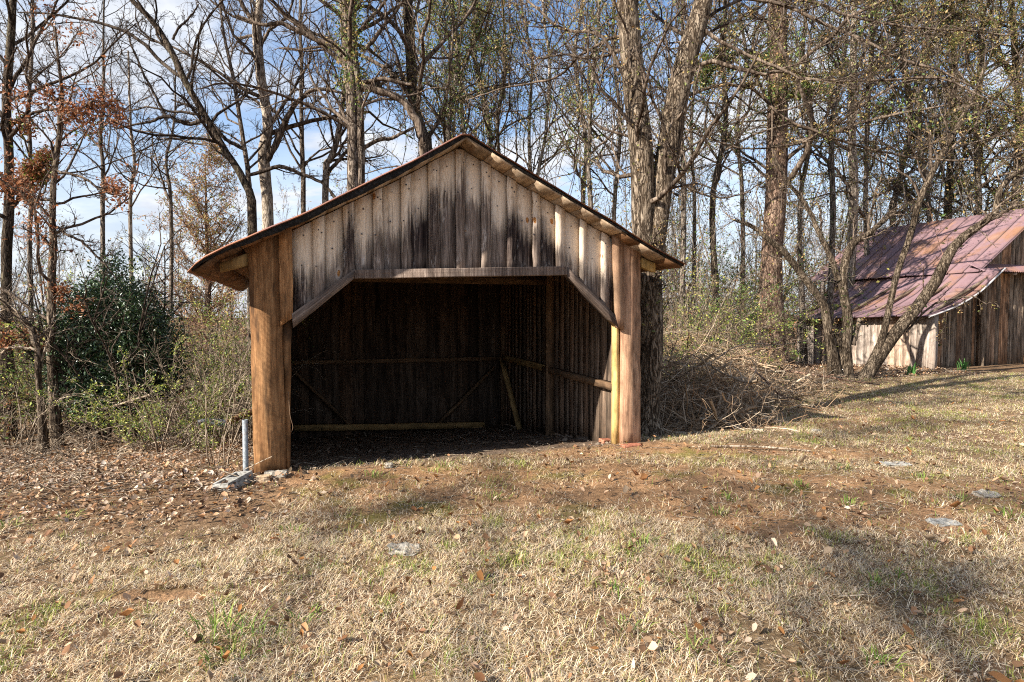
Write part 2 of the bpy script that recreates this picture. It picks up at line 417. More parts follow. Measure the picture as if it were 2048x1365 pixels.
M['twig_dark'] = bark('dark_twig_bark', (.025, .018, .014), (.06, .045, .035), (.14, .11, .085), .4, bd=.003)
M['twig_pale'] = bark('pale_twig_bark', (.16, .12, .085), (.30, .235, .17), (.46, .38, .29), .4, bd=.003)
M['twig_red'] = bark('reddish_twig_bark', (.12, .065, .045), (.25, .15, .105), (.38, .26, .19), .4, bd=.003)
M['leaf'] = leafmat('leaf_surface'); M['stick'] = leafmat('bare_stick', .0, .9, .1)
M['leaf_gloss'] = leafmat('glossy_leaf_surface', .12, .35, .5)
M['litter'] = leafmat('dry_leaf_surface', .25, .8, .1)
M['grass'] = leafmat('grass_blade', .3, .7, .15)

def ground_mat():
    m, nt = new_mat('lawn_soil'); g = NT(nt)
    co = g.n('ShaderNodeTexCoord').outputs['Object']; c = g.attr('col')
    n = g.noise(co, 14, 6, .7); n2 = g.noise(co, 70, 4, .7); n3 = g.noise(co, 2.2, 4)
    c = g.mix(1.0, c, g.ramp(n, [(.3, .55), (.7, 1.35)]), 'MULTIPLY')
    c = g.mix(1.0, c, g.ramp(n2, [(.3, .6), (.7, 1.35)]), 'MULTIPLY')
    c = g.mix(1.0, c, g.ramp(n3, [(.3, .8), (.7, 1.2)]), 'MULTIPLY')
    g.out(c, .95, .05, g.math('ADD', n, g.math('MULTIPLY', n2, .5)), .9, .03); return m
M['ground'] = ground_mat()

# ------------------------------------------------------------------ world, sun
EL = math.radians(30.0)
A = math.radians(15.0)
hv = -ES * math.cos(A) - ED * math.sin(A)
SUN = Vector((hv[0] * math.cos(EL), hv[1] * math.cos(EL), math.sin(EL)))
sl = bpy.data.lights.new('sun', 'SUN'); sl.energy = 5.0; sl.angle = math.radians(.53); sl.color = (1.0, .94, .84)
so = bpy.data.objects.new('sun', sl); COL.objects.link(so); so.rotation_euler = SUN.to_track_quat('Z', 'Y').to_euler(); so.location = (-10, -6, 9)
w = bpy.data.worlds.new('World'); sc.world = w; w.use_nodes = True
nt = w.node_tree; nt.nodes.clear(); g = NT(nt)
sky = g.n('ShaderNodeTexSky', sky_type='NISHITA', sun_disc=False, sun_elevation=EL, sun_rotation=math.atan2(hv[0], hv[1]), air_density=1.0, dust_density=.6, ozone_density=1.6)
tc = g.n('ShaderNodeTexCoord').outputs['Generated']
sp = g.n('ShaderNodeSeparateXYZ', i_0=tc)
zz = g.math('ADD', g.math('MAXIMUM', sp.outputs[2], 0.0), .22)
pv = g.n('ShaderNodeCombineXYZ'); g.put(pv.inputs[0], g.math('DIVIDE', sp.outputs[0], zz)); g.put(pv.inputs[1], g.math('DIVIDE', sp.outputs[1], zz))
cn = g.noise(g.map(pv.outputs[0], (1.0, 1.0, 1.0), (3.1, 1.7, 0)), 1.5, 8, .58, dist=.4)
cm = g.range(cn, .43, .62)
cl = g.mix(g.range(g.noise(pv.outputs[0], 3.0, 5), .35, .7), (2.9, 3.15, 3.6), (4.2, 4.3, 4.5))
skyc = g.mix(1.0, sky.outputs[0], (.82, .88, .95), 'MULTIPLY')
cm = g.math('MAXIMUM', cm, g.range(sp.outputs[2], .36, .06, 0, .85))
bg = g.n('ShaderNodeBackground', i_Color=g.mix(cm, skyc, cl), i_Strength=.1)
wo = g.n('ShaderNodeOutputWorld'); nt.links.new(bg.outputs[0], wo.inputs[0])
sc.view_settings.view_transform = 'Standard'; sc.view_settings.look = 'None'; sc.view_settings.gamma = 1; sc.view_settings.exposure = 1.35

# ------------------------------------------------------------------ ground sheet
def axis(lo, hi, step, far):
    a = list(np.arange(lo, hi, step)); s = step
    x = hi
    while x < far: a.append(x); s *= 1.22; x += s
    x = lo; s = step; pre = []
    while x > -far: s *= 1.22; x -= s; pre.append(x)
    return np.array(pre[::-1] + a)

CLAY = [(gp(1450, 985), 3.0, .62), (gp(1080, 955), 2.2, .42), (gp(850, 1000), 1.3, .5), (gp(1780, 1015), 1.6, .36), (gp(1500, 985), 2.6, .75), (gp(1420, 1000), 1.7, .40), (gp(1700, 1040), 1.3, .35), (gp(1280, 985), 1.5, .45), (gp(930, 985), 1.5, .5), (gp(1400, 900), 1.8, .35), (gp(820, 1000), 1.5, .6), (gp(275, 1195), .35, .10), (gp(1590, 850), 2.2, .5), (gp(760, 960), 1.3, .4)]
def clay_mask(x, y):
    m = 0 * x
    for i, (c, a, b) in enumerate(CLAY):
        e = ((x - c[0]) / (a * 1.25)) ** 2 + ((y - c[1]) / (b * 1.25)) ** 2
        m = np.maximum(m, (1 - sstep(.2, 1.3, e + (fbm(x * 2.2, y * 2.2, 20) - .5) * 1.6)) * (.8 if i in (2, 8, 10, 12) else .95))
    return m
def litter_mask(x, y):                  # woodland floor: 1 among the trees, 0 on the lawn
    s, d = sd(x, y)
    e = -1.35 - .25 * (s + 1.2)
    left = sstep(-1.7, .7, d - e + (fbm(x * .9, y * .9, 31) - .5) * 1.2) * (1 - sstep(-.6, .3, s))
    px = x / np.maximum(y, .5) * F + CX
    yb = 11.2 + (px - 1300) * .0065
    right = sstep(-.9, .9, y - yb + (fbm(x * .8, y * .8, 37) - .5) * 2.0) * sstep(-1, .5, s)
    right = right * (1 - sstep(11.6, 12.8, s) * (1 - sstep(13.5, 15, y)))
    return np.maximum(left, right * sstep(3.0, 4.2, s))
def shed_in(x, y):
    s, d = sd(x, y); return sstep(-.15, .25, d) * (1 - sstep(5.5, 6, d)) * sstep(-.5, -.3, s) * (1 - sstep(4.0, 4.3, s))

def make_ground():
    gx = axis(-7, 9, .08, 400); gy = axis(1.2, 13, .08, 400)
    X, Y = np.meshgrid(gx, gy); x, y = X.ravel(), Y.ravel()
    z = H(x, y) + (fbm(x * 6, y * 6, 9) - .5) * .035 * (1 - sstep(14, 20, y))
    grass = np.array([.23, .155, .085]); soil = np.array([.20, .122, .072]); clay = np.array([.36, .205, .105]); lit = np.array([.20, .125, .072]); dirt = np.array([.17, .12, .085])
    k = fbm(x * 1.3, y * 1.3, 13)[:, None]
    c = grass * (1 - sstep(.45, .65, k)) + soil * sstep(.45, .65, k)
    m = clay_mask(x, y)[:, None]; cc = clay * (1 - .55 * sstep(.4, .7, fbm(x * 3, y * 3, 41)))[:, None] + soil * .55 * sstep(.4, .7, fbm(x * 3, y * 3, 41))[:, None]
    c = c * (1 - m) + cc * m
    moss = (sstep(.60, .72, fbm(x * 1.7, y * 1.7, 51)) * m[:, 0] * .8)[:, None]; c = c * (1 - moss) + np.array([.17, .16, .035]) * moss
    l = litter_mask(x, y)[:, None]; c = c * (1 - l) + lit * l
    f = shed_in(x, y)[:, None]; c = c * (1 - f) + dirt * f
    nx, ny = len(gx), len(gy)
    i = (np.arange(ny - 1)[:, None] * nx + np.arange(nx - 1)[None]).ravel()
    mb = MB(); mb.add(np.stack([x, y, z], 1), np.stack([i, i + 1, i + nx + 1, i + nx], 1), col=c)
    mb.build('ground', M['ground'], smooth=True, kind='structure', bco=False)
make_ground()

# ------------------------------------------------------------------ grass and litter
def ground_points(n, ymin, ymax, power, spread=.93):
    # depth density ~ rho(D)*D
    D = np.linspace(ymin, ymax, 400); wgt = D * np.where(D < 4, 1.0, (4 / D) ** power); cdf = np.cumsum(wgt); cdf /= cdf[-1]
    y = np.interp(rng.random(n), cdf, D); x = (rng.random(n) * 2 - 1) * (y * spread + .25 + 1.2 * (spread > 1))
    return x, y
def make_grass():
    x, y = ground_points(1900000, 1.7, 19, 1.8, 1.3)
    s, d = sd(x, y)
    cover = 1.0 - .96 * clay_mask(x, y) - .95 * litter_mask(x, y)
    cover *= 1 - shed_in(x, y); cover *= (.35 + .9 * sstep(.32, .6, fbm(x * 2.0, y * 2.0, 71))) * (.25 + 1.0 * sstep(.36, .58, fbm(x * 8, y * 8, 73)))
    sx_, d2 = sd(x, y); cover *= 1 - .6 * sstep(-.6, 0, d2) * (sx_ > -.5) * (sx_ < 4.3)
    bs, bd_ = s - 16.8, d - 5.4; cover *= ~((bs > -.1) & (bd_ > -.1))
    keep = rng.random(len(x)) < cover; x, y = x[keep], y[keep]; n = len(x)
    z = H(x, y)
    D = np.sqrt(x * x + y * y)
    gr = fbm(x * 1.6, y * 1.6, 81); grf = fbm(x * 7, y * 7, 83)
    pg = np.clip(sstep(.52, .70, gr * .5 + grf * .5) * .62 + .05 + .04 * sstep(3.5, 9, y), 0, .8)
    green = rng.random(n) < pg
    straw = palette(n, [(.82, .66, .44), (.74, .57, .35), (.60, .42, .24), (.86, .74, .54), (.46, .30, .17), (.68, .53, .31), (.28, .16, .085), (.80, .66, .47), (.42, .34, .26), (.55, .46, .36), (.20, .12, .07)], .15)
    gcol = palette(n, [(.26, .30, .06), (.36, .36, .09), (.17, .25, .05), (.42, .40, .12)], .2)
    c = np.where(green[:, None], gcol, straw)
    L = rng.uniform(.025, .085, n) * (.35 + 1.3 * fbm(x * 1.4, y * 1.4, 91)); L = np.where(green, L * .95, L)
    W = rng.uniform(.0018, .0044, n) * np.maximum(1, D / 4.5) ** .75
    az = rng.uniform(0, 2 * PI, n); lean = np.radians(np.where(green, rng.uniform(15, 75, n), 94 - 50 * rng.random(n) ** 2.6))
    h = np.stack([np.cos(az), np.sin(az)], 1); sdv = np.stack([-np.sin(az), np.cos(az), 0 * az], 1)
    p = np.stack([x, y, z - .004 + .022 * rng.random(n) * (lean > 1.1)], 1)
    mid = p + np.concatenate([h * (np.sin(lean * .7) * L * .5)[:, None], (np.cos(lean * .7) * L * .5)[:, None]], 1)
    l2 = np.minimum(lean * 1.12, np.radians(97)); tip = mid + np.concatenate([h * (np.sin(l2) * L * .5)[:, None], (np.cos(l2) * L * .5)[:, None]], 1)
    near = D < 6.5
    mb = MB()
    def emit(m, five):
        a = p[m]; b = mid[m]; t = tip[m]; sv = sdv[m] * W[m][:, None] * .5; k = m.sum()
        if five:
            V = np.stack([a - sv, a + sv, b + sv * .8, b - sv * .8, t], 1).reshape(-1, 3); i = np.arange(k)[:, None] * 5
            mb.add(V, i + [0, 1, 2, 3], i + [3, 2, 4], col=np.repeat(c[m], 5, 0))
        else:
            V = np.stack([a - sv, a + sv, t], 1).reshape(-1, 3); i = np.arange(k)[:, None] * 3
            mb.add(V, t=i + [0, 1, 2], col=np.repeat(c[m], 3, 0))
    emit(near, True); emit(~near, False)
    # lush tufts
    tuft = [(480, 1290), (425, 1275), (1265, 1110), (1280, 1085), (885, 935), (990, 1000), (455, 1330), (1395, 1300), (1260, 1260), (940, 1180), (1700, 1010), (1460, 1000), (745, 955), (1440, 1030), (860, 945), (1760, 1330), (1750, 1175), (1800, 1160), (2010, 1035), (130, 1040), (20, 1055), (600, 1250), (590, 1070), (1920, 1000), (1690, 940), (1850, 960), (1230, 1190), (1600, 975)]
    P = []; DR = []; LL = []
    for q, (a, b) in enumerate(tuft):
        c0 = gp(a, b); nb = 46 if q < 4 else 26; r = .15 if q < 2 else .10
        for _ in range(nb):
            o = rng.normal(0, r * .5, 2); P.append([c0[0] + o[0], c0[1] + o[1], H1(c0[0] + o[0], c0[1] + o[1])])
            DR.append([*(o / r * .9 + rng.normal(0, .35, 2)), 1.0]); LL.append(rng.uniform(.06, .14) * (1.15 if q < 2 else .75))
    P = np.array(P); DR = norm(np.array(DR)); LL = np.array(LL)[:, None]
    sv = norm(np.cross(DR, UP)) * .0032; m1 = P + DR * LL * .6; t1 = m1 + norm(DR * [1.6, 1.6, .25]) * LL * .5
    i = np.arange(len(P))[:, None] * 5
    mb.add(np.stack([P - sv, P + sv, m1 + sv, m1 - sv, t1], 1).reshape(-1, 3), i + [0, 1, 2, 3], i + [3, 2, 4], col=np.repeat(palette(len(P), [(.15, .23, .04), (.24, .30, .07), (.12, .19, .04), (.36, .34, .12)], .25), 5, 0))
    mb.build('grass', M['grass'], kind='stuff', label='short dry straw coloured lawn grass with green tufts', cat='grass', bco=False)
make_grass()

def ground_leaves(mb, x, y, size, cols, lift=.012):
    n = len(x); z = H(x, y) + lift + rng.random(n) * lift
    az = rng.uniform(0, 2 * PI, n); u = np.stack([np.cos(az), np.sin(az), rng.normal(0, .4, n)], 1); v = np.stack([-np.sin(az), np.cos(az), rng.normal(0, .5, n)], 1)
    L = (size * (.45 + 1.3 * rng.random(n) ** 1.6))[:, None]; Wd = L * rng.uniform(.35, .7, (n, 1)); cu = rng.uniform(-.25, .75, (n, 1)) * L
    p = np.stack([x, y, z], 1); k = UP * cu
    V = np.stack([p - u * L * .5 + k * .6, p - u * L * .15 - v * Wd * .5 + k * .8, p + u * L * .2 - v * Wd * .4 + k * .5, p + u * L * .5 + k * .5, p + u * L * .2 + v * Wd * .45 + k * .7, p - u * L * .15 + v * Wd * .5 + k, p], 1).reshape(-1, 3)
    i = np.arange(n)[:, None] * 7
    t = np.concatenate([i + [a, (a + 1) % 6, 6] for a in range(6)], 1).reshape(-1, 3)
    mb.add(V, t=t, col=np.repeat(cols, 7, 0))
def make_litter():
    mb = MB()
    brown = [(.36, .20, .10), (.46, .28, .16), (.28, .15, .08), (.52, .35, .22), (.40, .27, .18), (.20, .11, .06), (.56, .43, .31)]
    n = 210000; x = rng.uniform(-14, 12, n); y = rng.uniform(4.5, 20, n)
    m = litter_mask(x, y) * (1 - shed_in(x, y)); px = x / y * F + CX
    keep = (rng.random(n) < m * np.where(y < 10, 1, .55) * (.25 + 1.1 * sstep(.36, .62, fbm(x * 1.7, y * 1.7, 63)))) & (px > -80) & (px < 2150); x, y = x[keep], y[keep]
    ground_leaves(mb, x, y, .037, palette(len(x), brown + brown + [(.66, .50, .38), (.60, .42, .30), (.42, .34, .28), (.5, .43, .36), (.13, .08, .05), (.10, .06, .04)], .3), .03)
    x, y = ground_points(6500, 2.2, 11, 1.2); k = rng.random(len(x)) < (1 - shed_in(x, y)) * (.35 + fbm(x * 1.2, y * 1.2, 61)); x, y = x[k], y[k]
    ground_leaves(mb, x, y, .034, palette(len(x), brown + [(.30, .14, .05), (.22, .12, .07), (.16, .09, .05), (.14, .08, .045), (.30, .2, .12)], .25), .022)
    x, y = ground_points(200, 2.3, 9, 1.0); k = rng.random(len(x)) < (1 - shed_in(x, y)); x, y = x[k], y[k]; ground_leaves(mb, x, y, .052, palette(len(x), [(.30, .14, .055), (.26, .14, .07), (.40, .29, .19), (.18, .085, .04)], .25), .03)
    # shed floor scraps
    n = 420; s = rng.uniform(0, 3.7, n); d = rng.uniform(-.3, 4.2, n); p = SO + s[:, None] * ES + d[:, None] * ED
    ground_leaves(mb, p[:, 0], p[:, 1], .05, palette(n, [(.14, .10, .065), (.2, .14, .10), (.09, .06, .04), (.26, .21, .16)], .2), .012)
    mb.build('leaf_litter', M['litter'], kind='stuff', label='fallen brown leaves over the woodland floor and lawn', cat='leaf litter', bco=False)
    # twigs and straw strewn about
    n = 2400; x, y = ground_points(n, 2.3, 12, 1.0); z = H(x, y)
    az = rng.uniform(0, 2 * PI, n); L = rng.uniform(.06, .30, n); P = np.zeros((n, 4, 3)); P[:, 0] = np.stack([x, y, z + .012], 1)
    dv = np.stack([np.cos(az), np.sin(az), rng.normal(0, .05, n)], 1)
    for q in range(1, 4):
        dv = norm(dv + rng.normal(0, .18, (n, 3)) * [1, 1, .3]); P[:, q] = P[:, q - 1] + dv * (L / 3)[:, None]
    mb = MB(); tubes(mb, P, np.repeat(rng.uniform(.0015, .0042, n)[:, None], 4, 1), 3)
    n = 9000; x = rng.uniform(-11, 12, n); y = rng.uniform(5, 16, n); k = rng.random(n) < litter_mask(x, y) * (1 - shed_in(x, y)); x, y = x[k], y[k]; n = len(x)
    az = rng.uniform(0, 2 * PI, n); L = rng.uniform(.12, .7, n); P = np.zeros((n, 5, 3)); P[:, 0] = np.stack([x, y, H(x, y) + .035], 1); dv = np.stack([np.cos(az), np.sin(az), rng.normal(.05, .12, n)], 1)
    for q in range(1, 5):
        dv = norm(dv + rng.normal(0, .2, (n, 3)) * [1, 1, .4]); P[:, q] = P[:, q - 1] + dv * (L / 4)[:, None]
    tubes(mb, P, np.repeat(rng.uniform(.002, .006, n)[:, None], 5, 1), 3)
    mb.build('twig_litter', M['twig_pale'], kind='stuff', label='small broken twigs strewn over the lawn', cat='twigs', bco=False, col=False)
make_litter()

# ------------------------------------------------------------------ the open shed
def W(s, d, z): return SO + s * ES + d * ED + z * UP
def sz(px, py, d=0.0):
    r = ray(px, py); o = np.array([0, 0, CAMZ]); p0 = SO + d * ED
    t = np.dot(p0 - o, ED) / np.dot(r, ED); p = o + r * t
    return np.dot(p - SO, ES), p[2]
def PX(px, py, d=0.0): s, z = sz(px, py, d); return W(s, d, z)

OH = -.30; DEP = 4.42
prL = [sz(*p, OH) for p in [(933, 268), (820, 329), (708, 383), (586, 440), (500, 476), (457, 492), (399, 521), (375, 546)]]
prR = [sz(*p, OH) for p in [(933, 268), (1063, 350), (1150, 401), (1227, 447), (1308, 497), (1372, 532)]]
prof = np.array(prL[::-1] + prR[1:])
def roofz(s): return np.interp(s, prof[:, 0], prof[:, 1])

shed = thing('open_shed', 'weathered open fronted plank shed with gable roof and dark interior', 'shed', W(0, 0, 0))
FR = -ED
archL = [sz(585, 632), sz(709, 546), sz(1135, 540), sz(1234, 644)]
def archz(s):
    a = np.array(archL); return np.interp(s, a[:, 0], a[:, 1])

def make_gable():
    mb = MB()
    s0, s1 = sz(584, 560)[0], sz(1229, 560)[0]; smid = sz(933, 400)[0]; hw = (s1 - s0) / 2; smid2 = (s0 + s1) / 2
    first = sz(638, 540)[0]; per = .2925
    edges = []
    def one(a, b, d, T, n=8, more=0.0):
        a = max(a, s0); b = min(b, s1)
        if b - a < .02: return
        tl, tr = roofz(a) - .06, roofz(b) - .06
        # follow the ridge when a board straddles it
        zl, zr = archz(a) - .03, archz(b) - .03
        sa, sb = a, b
        f = np.linspace(0, 1, n + 1)
        zc = ((zl + zr) / 2) * (1 - f) + ((tl + tr) / 2) * f
        col = np.stack([(roofz((a + b) / 2) - zc) + more, np.full(n + 1, ((a + b) / 2 - smid2) / hw), zc - max(zl, zr)], 1)
        dj = d + rng.normal(0, .004)
        sk = rng.normal(0, .004)
        plank(mb, W(a + sk, dj, zl), W(b + sk, dj, zr), W(a, dj, tl), W(b, dj, tr), FR, T, n, .0025, rng.random() * 60, col)
        # nails
    c = first - 2 * per
    while c < s1 + per:
        bw = rng.uniform(.085, .115); ww = per - .09
        one(c - bw / 2, c + bw / 2, -.024 - rng.random() * .008, .022, 8, rng.uniform(.0, .28))
        one(c + .035, c + per - .035, rng.uniform(.002, .012), .022)
        c += per
    # nail heads and dark pin holes
    nb = mb; c = first - 2 * per
    while c < s1:
        for (off, dz) in ((0, .13), (.03, .17), (-.03, .5), (.15, .15), (.13, .42)):
            s = c + off
            if s0 + .05 < s < s1 - .05:
                z = roofz(s) - dz - rng.random() * .05
                if z > archz(s) + .1:
                    d = -.031 if abs(off) < .05 else -.006; ce = W(s, d, z); r = rng.uniform(.006, .010)
                    an = np.arange(8) * PI / 4
                    ring = ce + r * (np.cos(an)[:, None] * ES + np.sin(an)[:, None] * UP)
                    nb.add(np.vstack([ring, ce + FR * .004]), t=[[i, (i + 1) % 8, 8] for i in range(8)])
        c += per
    o = mb.build('gable_siding', M['gable'], shed); o.data.materials.append(M['charcoal'])
    mi = np.zeros(len(o.data.polygons), np.int32); nq = sum(len(a) for a in mb.q); mi[nq:] = 1; o.data.polygons.foreach_set('material_index', mi)
make_gable()

def quad_board(name, px4, d, T, mat, n=10, jit=.003, label=None):
    mb = MB(); bl, br, tl, tr = px4
    plank(mb, PX(*bl, d), PX(*br, d), PX(*tl, d), PX(*tr, d), FR, T, n, jit)
    return mb.build(name, mat, shed, label=label)

# posts: wide sawn boards with corner boards
quad_board('post', [(508, 948), (573, 948), (496, 486), (559, 462)], -.045, .05, M['post'], 14, label='wide brown sawn post board beside the pipe')
quad_board('post_side', [(572, 947), (580, 946), (558, 470), (584, 458)], -.012, .14, M['post'], 12)
quad_board('corner_board', [(561, 653), (586, 636), (557, 464), (584, 452)], -.075, .028, M['post'], 8, label='stained dark brown corner board')
quad_board('post', [(1241, 892), (1281, 892), (1245, 474), (1281, 494)], -.04, .05, M['post_pale'], 14, label='pinkish sawn post board at the tree side')
quad_board('corner_board', [(1232, 656), (1248, 660), (1225, 462), (1247, 474)], -.072, .03, M['post_pale'], 8)
quad_board('stud', [(1230, 890), (1239, 890), (1230, 600), (1239, 600)], -.02, .09, M['new_pine'], 6, label='yellow new pine stud')
# header trim
quad_board('header_beam', [(710, 557.5), (1134, 550.5), (710, 540), (1134, 533)], -.085, .12, M['trim'], 10, .002)
def diag(a0, a1, b0, b1):
    mb = MB(); plank(mb, PX(*a0, -.075), PX(*a1, -.075), PX(*b0, -.075), PX(*b1, -.075), FR, .11, 6, .002); mb.build('header_brace', M['trim'], shed)
diag((586, 657), (584, 628), (709, 557), (710, 538))
diag((1134, 533), (1133, 551), (1229, 629), (1237, 656))
for q in ([(441, 546), (497, 530), (438, 528), (497, 504)], [(1283, 520), (1311, 546), (1284, 515), (1311, 528)]):
    pass
mb = MB(); plank(mb, PX(441, 545, -.03), PX(497, 531, -.03), PX(439, 527, -.03), PX(497, 506, -.03), FR, .09, 3); mb.build('lookout_block', M['girt_new'], shed)
mb = MB(); plank(mb, PX(1284, 535, .0), PX(1311, 545, .0), PX(1284, 516, .0), PX(1311, 527, .0), FR, .09, 3); mb.build('lookout_block', M['new_pine'], shed, label='yellow block under the eave beside the twin trunk')

def make_roof():
    # resample profile
    tot = np.concatenate([[0], np.cumsum(np.hypot(*np.diff(prof, axis=0).T))]); 
    n = 60; u = np.linspace(0, tot[-1], n); ps = np.interp(u, tot, prof[:, 0]); pz = np.interp(u, tot, prof[:, 1])
    d0, d1 = OH - .03, DEP + .3
    dn = 500; dd = np.linspace(d0, d1, dn)
    wob = .012 * np.sin(dd / .075 * 2 * PI)
    mb = MB(); V = []
    S, D = np.meshgrid(np.arange(n), np.arange(dn), indexing='ij')
    edge = (np.minimum(S, n - 1 - S) < 3)
    sag = .02 * (vnoise(S * .25, D * .02, 3) - .5)
    Pp = SO + ps[S][..., None] * ES + dd[D][..., None] * ED + (pz[S] + .018 + wob[D] + sag)[..., None] * UP
    top = Pp.reshape(-1, 3); bot = (Pp - UP * .004).reshape(-1, 3)
    i = (np.arange(n - 1)[:, None] * dn + np.arange(dn - 1)[None]).ravel()
    q = np.stack([i, i + 1, i + dn + 1, i + dn], 1); m = n * dn
    b = np.stack([dd[D].ravel(), u[S].ravel(), np.zeros(m)], 1)
    mb.add(np.vstack([top, bot]), np.vstack([q, q[:, ::-1] + m]), bco=np.vstack([b, b]))
    mb.build('metal_roof', M['shed_roof'], shed, smooth=True)
    # felt with a ragged front edge
    mb = MB(); n2 = 160; u2 = np.linspace(.05, tot[-1] - .03, n2); fs = np.interp(u2, tot, prof[:, 0]); fz = np.interp(u2, tot, prof[:, 1])
    apex = prof[np.argmax(prof[:, 1]), 0]
    rag = np.where(fs < apex, .028, .014) + .03 * (fbm(u2 * 7, u2 * 0, 5) - .45) + np.where(fs < apex, .03 * np.sin(np.clip((fs - prof[0, 0]) / (apex - prof[0, 0]), 0, 1) * PI), 0)
    f0 = OH + .005; A_ = [SO + s * ES + f0 * ED + (z + .006) * UP for s, z in zip(fs, fz)]; B_ = [SO + s * ES + (f0 + rng.uniform(0, .012)) * ED + (z - max(r, .006)) * UP for s, z, r in zip(fs, fz, rag)]
    C_ = [a + ED * (DEP - OH + .2) for a in A_]; E_ = [b + ED * .03 for b in B_]; G_ = [a + ED * .05 - UP * .01 for a in A_]
    V = np.array(A_ + B_ + E_ + G_); k = np.arange(n2 - 1)
    q = np.concatenate([np.stack([k + o1 * n2, k + 1 + o1 * n2, k + 1 + o2 * n2, k + o2 * n2], 1) for o1, o2 in ((0, 1), (1, 2), (2, 3))])
    mb.add(V, q); mb.build('roofing_felt', M['felt'], shed)
    # sheathing boards running the depth of the shed
    for side, mat, wdt in ((0, M['sheath'], .24), (1, M['sheath'], .32)):
        mb = MB(); dk = MB()
        ia = np.argmax(prof[:, 1]); ua = tot[ia]
        lo, hi = (0.04, ua - .015) if side == 0 else (ua + .015, tot[-1] - .03)
        x = lo
        while x < hi - .03:
            e = min(x + wdt * rng.uniform(.8, 1.2), hi)
            sa, za = np.interp(x, tot, prof[:, 0]), np.interp(x, tot, prof[:, 1]); sb, zb = np.interp(e - .006, tot, prof[:, 0]), np.interp(e - .006, tot, prof[:, 1])
            dn_ = norm(np.cross(ED, (sb - sa) * ES + (zb - za) * UP)); dn_ = dn_ if dn_[2] < 0 else -dn_
            f0 = OH + rng.uniform(.012, .035); off = .016 + rng.uniform(0, .004)
            nearend = (x - lo < 1.1) if side == 0 else (hi - x < 1.15)
            tgt = dk if (nearend and rng.random() < .8) or rng.random() < .1 else mb
            plank(tgt, W(sa, f0, za) + dn_ * (off + .022), W(sb, f0, zb) + dn_ * (off + .022), W(sa, DEP + .2, za) + dn_ * (off + .022), W(sb, DEP + .2, zb) + dn_ * (off + .022), dn_, .022, 12, .002)
            x = e
        mb.build('roof_sheathing', mat, shed); dk.build('roof_sheathing', M['sheath_dark'], shed, label='dark brown sheathing near the eave')
make_roof()

def make_walls():
    sL, sR = sz(516, 945)[0], sz(1240, 890)[0] + .02
    # back wall
    mb = MB(); s = sL
    while s < sR - .02:
        wd = rng.uniform(.14, .24); e = min(s + wd, sR); gap = -.014
        zb = -.75 + (rng.random() < .25) * rng.uniform(.1, .2); a = W(s, DEP + rng.uniform(0, .01), zb); b = W(e - gap, DEP + rng.uniform(0, .01), zb)
        plank(mb, a, b, W(s, DEP, roofz(s) - .06), W(e - gap, DEP, roofz(e) - .06), FR, .022, 12, .004); s = e
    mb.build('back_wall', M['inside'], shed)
    for nm, s0, o in (('side_wall', sR, -ES), ('side_wall', sL, ES)):
        mb = MB(); d = .06
        while d < DEP - .02:
            wd = rng.uniform(.13, .22); e = min(d + wd, DEP); jj = rng.uniform(-.006, .006)
            zb = H1(*W(s0, d, 0)[:2]) - .02 + rng.uniform(-.03, .06)
            plank(mb, W(s0 + jj, d, zb), W(s0 + jj, e + .01, zb), W(s0, d, roofz(s0) - .07), W(s0, e + .01, roofz(s0) - .07), o, .022, 10, .004); d = e
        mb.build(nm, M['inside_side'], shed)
    # rails, studs and braces
    mb = MB(); bar(mb, W(sL + .05, DEP - .06, .76), W(sR - .02, DEP - .06, .74), .09, .07); mb.build('girt', M['inside_frame'], shed)
    mb = MB(); bar(mb, W(sR - .06, 2.15, .74), W(sR - .06, DEP - .02, .76), .07, .10); mb.build('girt', M['girt_new'], shed, label='tan newer rail at the back of the side wall')
    mb = MB(); bar(mb, W(sR - .06, .06, .70), W(sR - .06, 2.25, .73), .10, .08, n=12, jit=.008); mb.build('girt', M['inside_frame'], shed, label='rough old rail with bark at the front of the side wall')
    mb = MB(); bar(mb, W(sR - .045, 2.1, -.45), W(sR - .045, 2.1, roofz(sR) - .1), .14, .07, up=ED); mb.build('stud', M['inside_frame'], shed)
    mb = MB(); bar(mb, W(sR - .05, DEP - .07, -.6), W(sR - .05, DEP - .07, roofz(sR) - .1), .10, .10, up=ED); mb.build('stud', M['inside_frame'], shed)
    def back(px, py): 
        s_, z_ = sz(px, py, DEP - .10); return W(s_, DEP - .10, z_)
    for a, b in (((585, 740), (702, 852)), ((988, 735), (874, 850))):
        mb = MB(); bar(mb, back(*a), back(*b), .05, .08, up=ED); mb.build('brace', M['inside_frame'], shed)
    mb = MB(); bar(mb, W(sR - .09, DEP - .1, .72), W(sR - .09, 3.35, -.42), .05, .09, up=ES); mb.build('brace', M['girt_new'], shed)
    mb = MB(); bar(mb, back(588, 856), back(968, 850), .14, .10, n=10, jit=.012); mb.build('sill_beam', M['girt_new'], shed)
    mb = MB()
    for k in range(5):
        d = .5 + k * .95
        for q in range(2):
            pr = prL if q == 0 else prR
            sa, za = pr[0]; sb, zb = pr[3]
            bar(mb, W(sa, d, za - .12), W(sb, d, zb - .12), .05, .10)
    mb.build('rafter', M['inside_frame'], shed)
    mb = MB(); bar(mb, W(sL + .1, 2.1, 2.08), W(sR - .02, 2.1, 2.08), .06, .12); mb.build('tie_beam', M['inside_frame'], shed)
make_walls()

